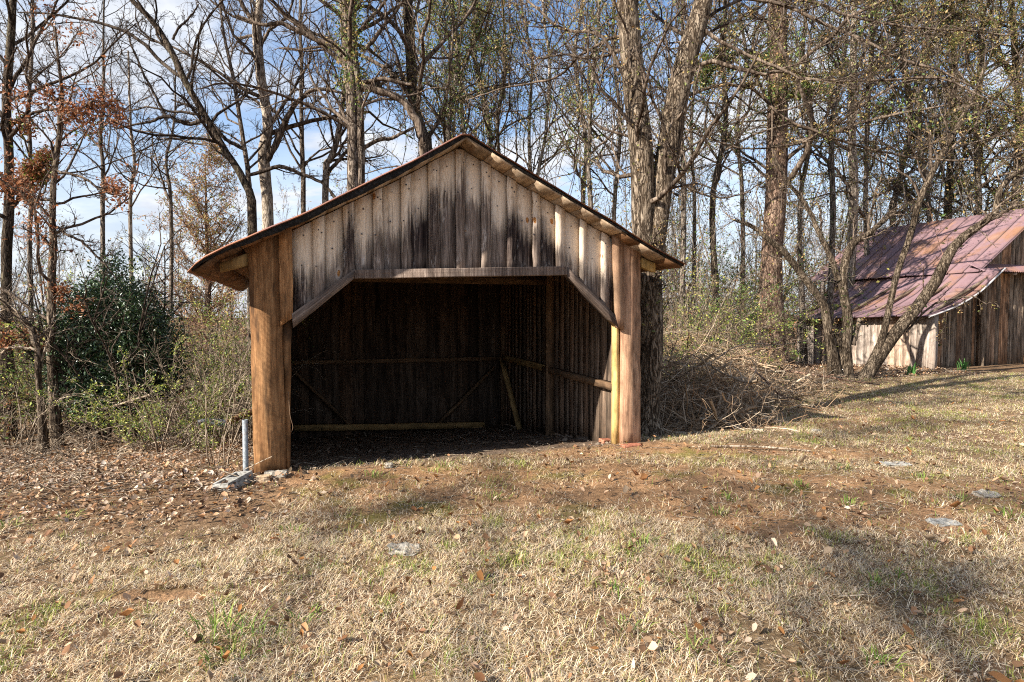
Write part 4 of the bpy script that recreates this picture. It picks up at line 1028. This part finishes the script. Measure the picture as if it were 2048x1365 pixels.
# trees standing out of the photo towards the sun; they throw the bands of shade on the lawn
def sun_tree(label, hgt, off, paths, r=.15):
    """a bare tree towards the sun; each path is the line on the lawn that one of its limbs shades"""
    h2 = np.array([hv[0], hv[1]]); pr = np.array([h2[1], -h2[0]]); pr = pr if pr[1] < 0 else -pr
    sv = np.array(SUN) / SUN[2]
    g0 = gp(*paths[0][0][len(paths[0][0]) // 2]); c = g0 + sv * hgt; b = c[:2] + pr * off + h2 * 1.0
    base = np.array([b[0], b[1], H1(b[0], b[1]) - .1]); root = thing('bare_tree', label, 'tree', base)
    P = np.array([base + [rng.normal(0, .1), rng.normal(0, .1), k * (hgt * .9) / 9] for k in range(10)])[None]; R = np.linspace(r, .07, 10)[None]
    mb = MB(); tubes(mb, P, R, 9); mb.build('trunk', M['bark_grey'], root, smooth=True, bco=False, col=False, origin=base)
    cb = MB(); LP = []; LR = []
    for pts, rad in paths:
        q = [gp(*p_) + sv * (hgt + rng.normal(0, .5)) for p_ in pts]
        LP.append(smooth_path([base + UP * hgt * rng.uniform(.7, .85)] + q, 22)); LR.append(np.concatenate([np.linspace(.03, .022, 11), np.linspace(.03, .012, 11)]))
    LP = np.array(LP); LR = np.array(LR); tubes(cb, LP, LR, 7)
    P1, R1 = grow(LP, LR, 26, .42, 1, .11, (20, 60), 8, .0, .2, .7, .012); tubes(cb, P1, R1, 4)
    P2, R2 = grow(P1, R1, 5, .2, 1, .5, (25, 60), 6, .0, .25, .6, .008); tubes(cb, P2, R2, 3); P3, R3 = grow(P2, R2, 3, .2, 1, .5, (25, 60), 4, .0, .25, .6, .006); tubes(cb, P3, R3, 3)
    cb.build('crown', M['twig'], root, bco=False, col=False, origin=base)
sun_tree('bare tree out of frame, its limbs shading the lawn before the shed', 10, 6, [([(690, 965), (860, 1005), (960, 968), (1100, 985), (1290, 985), (1480, 1000)], .12), ([(1000, 950), (900, 1000), (830, 1020), (760, 1010)], .12)])
sun_tree('bare tree out of frame, its limbs shading the clay patch', 12, 7, [([(1230, 962), (1430, 968), (1640, 985), (1850, 992), (2060, 1003)], .13), ([(1400, 1060), (1560, 1052), (1700, 1072), (1900, 1140)], .09), ([(1500, 905), (1650, 875), (1800, 850), (1960, 845)], .11)])
sun_tree('bare tree out of frame, its limbs shading the near grass', 9, 6, [([(1540, 1130), (1680, 1165), (1820, 1230), (1990, 1280)], .11), ([(1700, 1130), (1850, 1165), (2030, 1180)], .08)])
sun_tree('tall bare tree out of frame, its limbs shading the far lawn', 14, 8, [([(1560, 830), (1720, 808), (1880, 800), (2060, 790)], .16), ([(1500, 845), (1640, 850), (1850, 835)], .13)])

# ------------------------------------------------------------------ shrubs, brush, undergrowth
def arcs(n, cx, cy, rad, hgt, K=8, lean=.5, droop=.25, curl=.12):
    a = rng.uniform(0, 2 * PI, n); r = rad * np.sqrt(rng.random(n)) * .5
    x, y = cx + r * np.cos(a), cy + r * np.sin(a); P = np.zeros((n, K, 3)); P[:, 0] = np.stack([x, y, H(x, y) - .03], 1)
    D = np.stack([np.cos(a) * lean * rng.uniform(.2, 1.4, n), np.sin(a) * lean * rng.uniform(.2, 1.4, n), np.ones(n)], 1); D = norm(D); L = hgt * rng.uniform(.6, 1.3, n)
    for k in range(1, K):
        D = D + rng.normal(0, curl, (n, 3)); D[:, 2] -= droop * k / K; D = norm(D); P[:, k] = P[:, k - 1] + D * (L / (K - 1))[:, None]
    return P

def shrub_mesh(mb, n, cx, cy, rad, hgt, n2=7, n3=5, lean=.5, droop=.25, r0=.009):
    P = arcs(n, cx, cy, rad, hgt, 8, lean, droop); R = np.repeat(np.linspace(1, .35, 8)[None], n, 0) * (r0 * rng.uniform(.6, 1.4, (n, 1)))
    tubes(mb, P, R, 4)
    P2, R2 = grow(P, R, n2, .15, 1, .38, (25, 70), 6, .0, .28, .6, .0035); tubes(mb, P2, R2, 3)
    P3, R3 = grow(P2, R2, n3, .15, 1, .45, (25, 70), 4, .0, .28, .6, .003); tubes(mb, P3, R3, 3)
    return np.concatenate([P2[:, 1:].reshape(-1, 3), P3[:, 1:].reshape(-1, 3)])

def shrub(name, label, px, Y, rad, hgt, n, twigm, leaves=None, **kw):
    x = (px - CX) / F * Y; base = np.array([x, Y, H1(x, Y)]); root = thing(name, label, 'shrub', base)
    mb = MB(); pts = shrub_mesh(mb, n, x, Y, rad, hgt, **kw); mb.build('stems', M[twigm], root, bco=False, col=False, origin=base)
    if leaves:
        k, size, cols, gm = leaves; pp = pts[rng.integers(0, len(pts), k)] + rng.normal(0, size * .6, (k, 3)); lb = MB(); leaf_quads(lb, pp, size, palette(k, cols, .25)); lb.build('foliage', M[gm], root, bco=False)

YG = [(.33, .36, .06), (.42, .42, .09), (.25, .30, .05), (.48, .45, .13)]
shrub('yellow_green_shrub', 'yellow green leafed arching shrub in front of the evergreen', 335, 9.0, 1.0, 1.25, 26, 'twig_pale', (5500, .033, YG + GREEN, 'leaf'), lean=.8)
shrub('yellow_green_shrub', 'taller yellow green shrub between the evergreen and the shed', 400, 10.0, .9, 1.9, 22, 'twig_pale', (5000, .035, YG + GREEN, 'leaf'), lean=.5)
shrub('green_leaf_shrub', 'bright green leafed shrub right behind the shed corner', 462, 11.5, 1.2, 2.6, 26, 'twig_pale', (4200, .045, GREEN + YG, 'leaf'))
shrub('bare_shrub', 'tangle of pale bare stems next to the shed post', 450, 9.3, .9, 1.8, 26, 'twig_pale', None, lean=.6)
shrub('bare_shrub', 'tall pale bare saplings between shrub and shed', 400, 9.8, 1.0, 2.4, 14, 'twig_pale', None, lean=.35)
shrub('bare_shrub', 'low bare arching canes below the evergreen', 190, 8.6, 1.5, .7, 26, 'twig_pale', None, lean=1.1, droop=.45)
shrub('bare_shrub', 'bare pale twiggy bush at the photo edge under the oaks', -10, 8.8, 1.3, 1.3, 26, 'twig_pale', None, lean=.9, droop=.4)
shrub('green_leaf_shrub', 'green leafed bush behind the crooked sapling', 60, 11.8, 2.0, 2.6, 32, 'twig', (6500, .055, GREEN + YG, 'leaf'))
shrub('green_leaf_shrub', 'light green bush behind the oak and evergreen', 150, 12.5, 1.6, 3.3, 24, 'twig', (4200, .055, GREEN + YG, 'leaf'))
shrub('bare_shrub', 'small forked bare sapling in the leaf litter', 312, 8.2, .12, 1.25, 3, 'twig_pale', None, lean=.2, droop=.05, r0=.012, n2=4, n3=3)
shrub('bare_shrub', 'thin pale switch stems beside the metal pipe', 437, 6.7, .22, 1.15, 7, 'twig_pale', None, lean=.18, droop=.03, r0=.006, n2=2, n3=2)
shrub('green_leaf_shrub', 'leafy green shrub behind the brush pile near the pine', 1385, 17.0, 1.6, 3.2, 30, 'twig', (6000, .06, GREEN + OLIVE, 'leaf'))
shrub('green_leaf_shrub', 'dark green shrub at the foot of the pine', 1500, 19.0, .9, 3.0, 22, 'twig', (5000, .065, GREEN, 'leaf'), lean=.25)
shrub('green_leaf_shrub', 'light green shrub just beyond the twin trunk tree', 1385, 12.5, 1.8, 2.5, 28, 'twig', (4200, .05, GREEN + YG, 'leaf'))
shrub('green_leaf_shrub', 'leafy shrub between the pine and the barn eave', 1510, 23.0, 1.4, 3.8, 24, 'twig', (6500, .07, GREEN + OLIVE, 'leaf'), lean=.25)
shrub('bare_shrub', 'tall bare tangled bush behind the brush pile', 1400, 13.0, 1.6, 2.7, 34, 'twig', None, lean=.6)

def evergreen():
    Y = 10.4; x = (225 - CX) / F * Y; base = np.array([x, Y, H1(x, Y)]); root = thing('evergreen_shrub', 'large dark glossy evergreen shrub behind the brown leaved oak', 'shrub', base)
    HT = tp(225, 515, Y)[2] - base[2]
    mb = MB(); P = arcs(18, x, Y, .7, HT * .9, 8, .45, .05); tubes(mb, P, np.repeat(np.linspace(.03, .008, 8)[None], 18, 0), 5)
    P2, R2 = grow(P, np.full((18, 8), .02), 14, .05, 1, .42, (30, 80), 6, .05, .2, .6, .006); tubes(mb, P2, R2, 3); P3, R3 = grow(P2, R2, 7, .2, 1, .5, (25, 70), 5, .03, .25, .6, .004); tubes(mb, P3, R3, 3)
    mb.build('stems', M['twig_dark'], root, bco=False, col=False, origin=base)
    n = 2500; lobes = [(222, 560, .34, .46), (195, 620, .5, .45), (262, 625, .5, .45), (150, 665, .45, .45), (305, 680, .42, .45), (230, 700, .75, .5), (165, 745, .55, .42), (285, 750, .55, .42), (225, 775, .8, .35), (120, 690, .3, .4)]
    wl = np.array([l[2] ** 2 for l in lobes]); li = rng.choice(len(lobes), n, p=wl / wl.sum()); lc = np.array([tp(l[0], l[1], Y) for l in lobes]); lr = np.array([[l[2], l[2], l[3]] for l in lobes])
    dv = norm(rng.normal(size=(n, 3))); c = lc[li] + dv * lr[li] * rng.uniform(.55, 1.12, (n, 1)); c[:, 1] += rng.normal(0, .15, n); c[:, 2] = np.maximum(c[:, 2], base[2] + .1)
    pp = np.repeat(c, 17, 0) + rng.normal(0, .08, (n * 17, 3))
    lb = MB(); leaf_quads(lb, pp, .066, palette(len(pp), [(.028, .055, .022), (.04, .075, .028), (.02, .04, .018), (.06, .10, .035)], .25), aspect=.42); lb.build('foliage', M['leaf_gloss'], root, bco=False)
evergreen()

def rusty_pine():
    Y = 25.0; x = (418 - CX) / F * Y; base = np.array([x, Y, H1(x, Y)]); root = thing('rusty_crowned_pine', 'distant bushy pine with rust brown crown beyond the wood', 'tree', base)
    top = tp(430, 318, Y)[2]; hg = top - base[2]
    P = np.array([base + [0, 0, hg * k / 9] for k in range(10)])[None]; R = np.linspace(.18, .02, 10)[None]; mb = MB(); tubes(mb, P, R, 8); mb.build('trunk', M['bark_pine'], root, smooth=True, bco=False, col=False, origin=base)
    cb = MB(); P1, R1 = grow(P, R, 60, .15, 1, .36, (40, 80), 7, .16, .15, .4, .01); tubes(cb, P1, R1, 4); P2, R2 = grow(P1, R1, 11, .1, 1, .45, (25, 60), 5, .12, .2, .5, .007); tubes(cb, P2, R2, 3); P3, R3 = grow(P2, R2, 6, .1, 1, .5, (25, 60), 4, .12, .2, .6, .006); tubes(cb, P3, R3, 3)
    cb.build('crown', M['twig_red'], root, bco=False, col=False, origin=base)
    pts = np.concatenate([P2[:, 1:].reshape(-1, 3), P3.reshape(-1, 3)]); pp = pts[rng.integers(0, len(pts), 9000)] + rng.normal(0, .08, (9000, 3))
    lb = MB(); leaf_quads(lb, pp, .16, palette(9000, [(.40, .22, .11), (.48, .29, .16), (.33, .23, .10), (.24, .24, .08)], .25), aspect=.22); lb.build('foliage', M['leaf'], root, bco=False)
rusty_pine()

def brush_pile():
    c = gp(1420, 800); base = np.array([c[0] + .6, c[1] + 1.2, 0]); base[2] = H1(base[0], base[1])
    mb = MB(); n = 950
    px = np.where(rng.random(n) < .2, rng.uniform(1500, 1660, n), 1318 + 235 * rng.random(n) ** 1.1); Y = np.where(px > 1520, rng.uniform(10.2, 14, n), rng.uniform(8.5, 13.0, n))
    x = (px - CX) / F * Y; mh = np.interp(px, [1310, 1380, 1480, 1560, 1600, 1660], [1.3, 1.45, 1.15, .5, .2, .06]) * sstep(8.1, 10.4, Y)
    mh = mh * (.45 + 1.1 * fbm(px * .022, Y * .9, 77, 3)); z = H(x, Y) + mh * rng.random(n) ** 1.25
    K = 8; P = np.zeros((n, K, 3)); L = rng.uniform(.4, 2.4, n) * np.interp(px, [1318, 1450, 1560], [1, .9, .5]); az = rng.uniform(0, 2 * PI, n)
    D = np.stack([np.cos(az), np.sin(az) * .8, rng.normal(0, .42, n)], 1); D = norm(D); P[:, 0] = np.stack([x, Y, z], 1) - D * (L * .5)[:, None]
    for k in range(1, K):
        D = norm(D + rng.normal(0, .17, (n, 3))); P[:, k] = P[:, k - 1] + D * (L / (K - 1))[:, None]
    P[..., 2] = np.maximum(P[..., 2], H(P[..., 0], P[..., 1]) + .015)
    R = np.linspace(1, .4, K)[None] * (rng.uniform(.003, .010, n) * np.where(rng.random(n) < .12, 2.8, 1))[:, None]
    pal = [(.24, .165, .10), (.36, .255, .165), (.14, .09, .055), (.30, .185, .105), (.54, .43, .31), (.26, .195, .135)]
    tubes(mb, P, R, 5, col=palette(n, pal, .2))
    P2, R2 = grow(P, R, 5, .1, 1, .42, (25, 75), 6, .03, .32, .65, .0035); P2[..., 2] = np.maximum(P2[..., 2], H(P2[..., 0], P2[..., 1]) + .01); tubes(mb, P2, R2, 3, col=palette(len(P2), pal, .2))
    P3, R3 = grow(P2, R2, 3, .2, 1, .5, (25, 75), 4, .03, .3, .65, .003); tubes(mb, P3, R3, 3, col=palette(len(P3), pal, .2))
    mb.build('brush_pile', M['stick'], label='big heap of cut brush and tangled sticks beside the twin trunk tree', cat='brush pile', bco=False, origin=base)
    # longer pale boughs lying out of it, each a thing
    for pts, w_, lb in ([[(1330, 720, 9.4), (1400, 735, 9.2), (1480, 690, 9.4), (1560, 690, 9.8), (1620, 680, 10.4)], .012, 'long pale bough arching over the brush pile'],
                        [[(1500, 735, 10.2), (1530, 760, 9.9), (1560, 790, 9.7), (1600, 800, 9.6)], .018, 'dark bough slanting out of the brush pile'],
                        [[(1372, 850, 8.1), (1366, 800, 8.2), (1378, 770, 8.3), (1370, 735, 8.4)], .011, 'pale twisted upright stick at the brush pile front'],
                        [[(1450, 850, 8.4), (1452, 810, 8.5), (1470, 770, 8.8)], .010, 'thin pale stick standing in the brush pile front'],
                        [[(1560, 740, 12.5), (1640, 752, 12.2), (1700, 762, 12.2), (1760, 770, 12.3)], .025, 'brown bough lying towards the many stemmed tree']):
        q = smooth_path([tp(*p) for p in pts], 12)[None]; q[..., 2] = np.maximum(q[..., 2], H(q[..., 0], q[..., 1]) + w_ * .8)
        m2 = MB(); r = np.linspace(1, .5, 12)[None] * w_; tubes(m2, q, r, 6, .06); g2, r2 = grow(q, r, 5, .3, 1, .3, (25, 60), 5, .02, .25, .6, .004); tubes(m2, g2, r2, 4)
        m2.build('fallen_bough', M['twig_pale'] if 'pale' in lb else M['twig_red'], label=lb, cat='bough', smooth=True, bco=False, col=False, origin=q[0, 0])
brush_pile()

def undergrowth():
    mb = MB(); lb = MB()
    for px0, px1, y0, y1, n, h0, h1, lf in ((-120, 60, 10, 19, 12, .9, 2.4, 170), (330, 520, 11.5, 19, 20, .9, 2.6, 170), (60, 340, 13, 20, 14, 1.5, 3.0, 260), (1310, 1430, 13, 22, 26, 1.2, 3.6, 260), (1430, 1520, 20.5, 24, 12, 1.6, 3.6, 300), (560, 1300, 19, 26, 24, 1.5, 3.5, 60), (1650, 2200, 23, 30, 16, 2, 4, 400)):
        for _ in range(n):
            Y = rng.uniform(y0, y1); x = (rng.uniform(px0, px1) - CX) / F * Y
            pts = shrub_mesh(mb, 9, x, Y, 1.3, rng.uniform(h0, h1), 6, 5, .55, .25, .010)
            k = int(lf * rng.random() * 2); 
            if k: pp = pts[rng.integers(0, len(pts), k)] + rng.normal(0, .04, (k, 3)); leaf_quads(lb, pp, .065, palette(k, GREEN + OLIVE + YG if rng.random() < .7 else RUST, .25))
    mb.build('undergrowth', M['twig_pale'], kind='stuff', label='tangled bare undergrowth filling the floor of the wood', cat='undergrowth', bco=False, col=False)
    lb.build('undergrowth_leaves', M['leaf'], kind='stuff', label='scattered small green leaves through the undergrowth', cat='leaves', bco=False)
undergrowth()

def far_woods():
    mb = MB(); N = 165
    Y = rng.uniform(22, 46, N); x = (rng.uniform(-150, 2200, N) - CX) / F * Y; z = H(x, Y)
    h = rng.uniform(8, 15, N); K = 10
    # the wood is lower towards the open sky over the evergreen
    px = x / Y * F + CX; h = h * np.interp(px, [-150, 150, 300, 480, 620, 1000, 1150, 1300, 2200], [.8, .7, .5, .5, .7, .62, .5, .8, 1.0])
    P = np.zeros((N, K, 3)); D = np.tile([0, 0, 1.0], (N, 1)); P[:, 0] = np.stack([x, Y, z - .1], 1)
    for k in range(1, K):
        D = norm(D + rng.normal(0, .085, (N, 3)) + [0, 0, .09]); P[:, k] = P[:, k - 1] + D * (h / (K - 1))[:, None]
    R = np.linspace(1, .2, K)[None] * rng.uniform(.022, .07, (N, 1)); tubes(mb, P, R, 6)
    P1, R1 = grow(P, R, 17, .18, 1, .27, (20, 60), 7, .15, .18, .5, .01); tubes(mb, P1, R1, 4)
    P2, R2 = grow(P1, R1, 7, .12, 1, .45, (22, 60), 5, .1, .24, .55, .007); tubes(mb, P2, R2, 3)
    P3, R3 = grow(P2, R2, 5, .15, 1, .5, (22, 60), 4, .06, .24, .6, .006); tubes(mb, P3, R3, 3)
    mb.build('far_woods', M['far_twig'], kind='stuff', label='distant mass of thin bare trees', cat='woods', bco=False, col=False)
    lb = MB(); pts = P3[:, 1:].reshape(-1, 3); k = 52000; pp = pts[rng.integers(0, len(pts), k)] + rng.normal(0, .2, (k, 3)); pxx = pp[:, 0] / pp[:, 1] * F + CX
    w_ = np.interp(pxx, [0, 500, 900, 1300, 2100], [.12, .08, .35, .6, 1.0]); pp = pp[rng.random(k) < w_]
    leaf_quads(lb, pp, .12, palette(len(pp), OLIVE + TAN + GREEN[:1], .25)); lb.build('far_foliage', M['leaf'], kind='stuff', label='distant olive leaves of the far wood', cat='foliage', bco=False)
    # dense low growth closing off the horizon
    mb = MB(); lb = MB()
    for _ in range(130):
        Yq = rng.uniform(20, 34); xq = (rng.uniform(-150, 2200) - CX) / F * Yq
        pts = shrub_mesh(mb, 8, xq, Yq, 2.2, rng.uniform(2.2, 4.2) * (1.5 if xq > .19 * Yq else 1.0), 6, 5, .45, .15, .02)
        k = 160; pp = pts[rng.integers(0, len(pts), k)] + rng.normal(0, .08, (k, 3)); leaf_quads(lb, pp, .13, palette(k, (GREEN + OLIVE) if rng.random() < .5 else OLIVE + TAN, .25))
    mb.build('far_thicket', M['twig_red'], kind='stuff', label='distant brown thicket between the trees', cat='thicket', bco=False, col=False)
    lb.build('thicket_leaves', M['leaf'], kind='stuff', label='distant leaves of the brown thicket', cat='leaves', bco=False)
far_woods()

# ------------------------------------------------------------------ small things about the shed
def lathe_tube(name, label, cat, p0, p1, r, mat, S=20, wall=.004):
    p0, p1 = np.asarray(p0, float), np.asarray(p1, float); a = norm(p1 - p0); s1 = norm(np.cross(a, [1, .2, .1])); s2 = np.cross(a, s1); an = np.arange(S) * 2 * PI / S
    c = np.cos(an)[:, None] * s1 + np.sin(an)[:, None] * s2; V = []
    for p, q in ((p0, r), (p1, r), (p1, r - wall), (p1 - a * .25, r - wall)): V.append(p + c * q)
    j = np.arange(S); j2 = (j + 1) % S; mb = MB()
    mb.add(np.vstack(V), np.vstack([np.stack([k * S + j, k * S + j2, (k + 1) * S + j2, (k + 1) * S + j], 1) for k in range(3)])); return mb.build(name, mat, label=label, cat=cat, smooth=False, bco=False, col=False, origin=p0)
pb = gp(492, 957); pt = tp(490, 840, pb[1])
lathe_tube('metal_pipe', 'upright grey galvanised pipe in the ground beside the shed post', 'pipe', pb - UP * .05, pt, .026, M['galv'])

def block(name, label, cat, c, size, yaw, mat, tilt=0.0, holes=False, bev=.006):
    import bmesh
    bm = bmesh.new(); L, Wd, Hh = size
    if holes:
        th = .03
        def bx(cx, cy, cz, a, b, d):
            m_ = bmesh.ops.create_cube(bm, size=1); bmesh.ops.scale(bm, vec=(a, b, d), verts=m_['verts']); bmesh.ops.translate(bm, vec=(cx, cy, cz), verts=m_['verts'])
        bx(0, -Wd / 2 + th / 2, Hh / 2, L, th, Hh); bx(0, Wd / 2 - th / 2, Hh / 2, L, th, Hh)
        for k in (-1, 0, 1): bx(k * (L / 2 - th / 2), 0, Hh / 2, th, Wd - 2 * th, Hh * .98)
    else:
        m_ = bmesh.ops.create_cube(bm, size=1); bmesh.ops.scale(bm, vec=(L, Wd, Hh), verts=m_['verts']); bmesh.ops.translate(bm, vec=(0, 0, Hh / 2), verts=m_['verts'])
        bmesh.ops.subdivide_edges(bm, edges=bm.edges, cuts=4, use_grid_fill=True)
        for v in bm.verts: v.co += Vector(rng.normal(0, bev * .5, 3))
        bmesh.ops.smooth_vert(bm, verts=bm.verts, factor=.35, use_axis_x=True, use_axis_y=True, use_axis_z=True)
    me = bpy.data.meshes.new(name); bm.to_mesh(me); bm.free(); me.materials.append(mat)
    o = bpy.data.objects.new(name, me); COL.objects.link(o); o.location = c; o.rotation_euler = (tilt, tilt * .6, yaw); tag(o, label, cat); return o
def lay(px, py, dz=0.0): p = gp(px, py); p[2] += dz; return p
block('cinder_block', 'grey hollow concrete block half sunk at the foot of the pipe', 'concrete block', lay(468, 972, -.05), (.36, .18, .13), math.atan2(*(gp(500, 957) - gp(440, 985))[[1, 0]]), M['concrete'], -.12, True)
block('brick', 'tan brick lying against the shed post foot', 'brick', lay(526, 962, -.015), (.12, .10, .065), .35, M['tan_brick'])
block('flat_stone', 'pale flat stone under the shed post', 'stone', lay(552, 953, -.02), (.20, .13, .06), .1, M['stone'], .08, bev=.02)
block('brick', 'red brick under the pinkish shed post', 'brick', lay(1262, 893, -.03), (.24, .11, .055), .36, M['red_brick'])
block('brick', 'broken red brick just inside the pinkish shed post', 'brick', lay(1212, 886, -.01), (.17, .10, .06), .6, M['red_brick'], .12)
block('brick', 'small tan brick alone on the leaf litter', 'brick', lay(366, 933, -.01), (.16, .09, .05), .3, M['tan_brick'])
block('tree_stub', 'short brown cut stub in the lawn near the litter edge', 'stump', lay(362, 957, -.02), (.045, .05, .12), .3, M['log'], bev=.012)
block('stone', 'small orange stone in the leaf litter', 'stone', lay(262, 905, -.01), (.15, .10, .07), .3, M['tan_brick'], bev=.02)
block('charred_chunk', 'black charred chunk of wood on the leaf litter', 'wood chunk', lay(318, 887, -.01), (.16, .12, .09), .5, M['charcoal'], .1, bev=.03)
block('bark_slab', 'pale cracked slab of bark on the open lawn', 'bark', lay(807, 1103, -.005), (.20, .15, .03), .2, M['stone'], .1, bev=.03)
block('stone', 'small pale stone at the edge of the shed shade', 'stone', lay(778, 935, -.01), (.07, .05, .05), .2, M['stone'], .1, bev=.02)
block('stone', 'white stone on the grass near the shed shadow tip', 'stone', lay(1632, 866, -.01), (.12, .08, .05), .2, M['stone'], .1, bev=.02)
block('flat_stone', 'grey flat stone sunk in the clay patch', 'stone', lay(1790, 930, -.01), (.30, .16, .03), .1, M['concrete'], .0, bev=.02)
block('flat_stone', 'grey flat stone in the grass below the clay patch', 'stone', lay(1885, 1048, -.01), (.22, .12, .03), .1, M['concrete'], .0, bev=.02)
block('flat_stone', 'tan flat stone in the near grass', 'stone', lay(1972, 992, -.01), (.20, .12, .04), .3, M['stone'], .1, bev=.02)
def log(name, label, a, b, r, mat):
    q = smooth_path([a, (np.asarray(a) + b) / 2 + [0, 0, .02], b], 8)[None]; mb = MB(); tubes(mb, q, np.full((1, 8), r), 9, .1)
    for e, k in ((q[0, 0], 0), (q[0, -1], 1)): pass
    mb.build(name, mat, label=label, cat='log', smooth=True, bco=False, col=False, origin=q[0, 0])
log('fallen_log', 'brown fallen log leaning towards the shed post', tp(452, 847, 8.6), tp(520, 820, 8.9), .045, M['log'])
log('charred_log', 'blackened log end lying in the litter', tp(400, 845, 8.7), tp(455, 848, 8.6), .05, M['charcoal'])
log('fallen_branch', 'pale fallen branch lying across the leaf litter', lay(10, 900, .03), lay(150, 866, .05), .02, M['twig_pale'])
log('fallen_branch', 'tan dead branch propped up into the yellow shrub', lay(70, 870, .04), tp(300, 790, 8.8), .018, M['twig_pale'])
log('fallen_branch', 'pale stick lying along the edge of the shed shadow', lay(1420, 895, .015), lay(1620, 905, .015), .012, M['twig_pale'])
log('fallen_branch', 'pale bough at the foot of the many stemmed tree', lay(1640, 775, .04), lay(1700, 752, .06), .03, M['twig_pale'])
# rusty wire hanging inside the post
q = smooth_path([PX(577, 785, -.02), PX(580, 830, -.05), PX(586, 855, -.04), PX(580, 868, .0)], 14)[None]; mb = MB(); tubes(mb, q, np.full((1, 14), .003), 5); mb.build('wire', M['wire'], shed, bco=False, col=False)
# green bulb leaves by the barn wall
def daffodil(px, py, label):
    c = lay(px, py); mb = MB(); n = 22; a = rng.uniform(0, 2 * PI, n); D = norm(np.stack([np.cos(a) * .35, np.sin(a) * .35, np.ones(n)], 1)); P = c + rng.normal(0, .05, (n, 3)) * [1, 1, 0]; L = rng.uniform(.25, .45, (n, 1)); sv = norm(np.cross(D, UP)) * .014
    i = np.arange(n)[:, None] * 5; mb.add(np.stack([P - sv, P + sv, P + D * L * .6 + sv, P + D * L * .6 - sv, P + D * L + D * [1, 1, -.4] * .1], 1).reshape(-1, 3), i + [0, 1, 2, 3], i + [3, 2, 4], col=np.repeat(palette(n, [(.10, .25, .06), (.14, .30, .08)], .2), 5, 0)); mb.build('bulb_plant', M['leaf'], label=label, cat='plant', bco=False, origin=c)
daffodil(1822, 752, 'clump of green strap leaves at the barn wall foot'); daffodil(1925, 742, 'low green clump under the brown barn gable wall')

cy = sc.cycles; cy.use_denoising = False; cy.max_bounces = 6; cy.transparent_max_bounces = 4; cy.filter_width = 1.1; cy.use_adaptive_sampling = True; cy.adaptive_threshold = .012
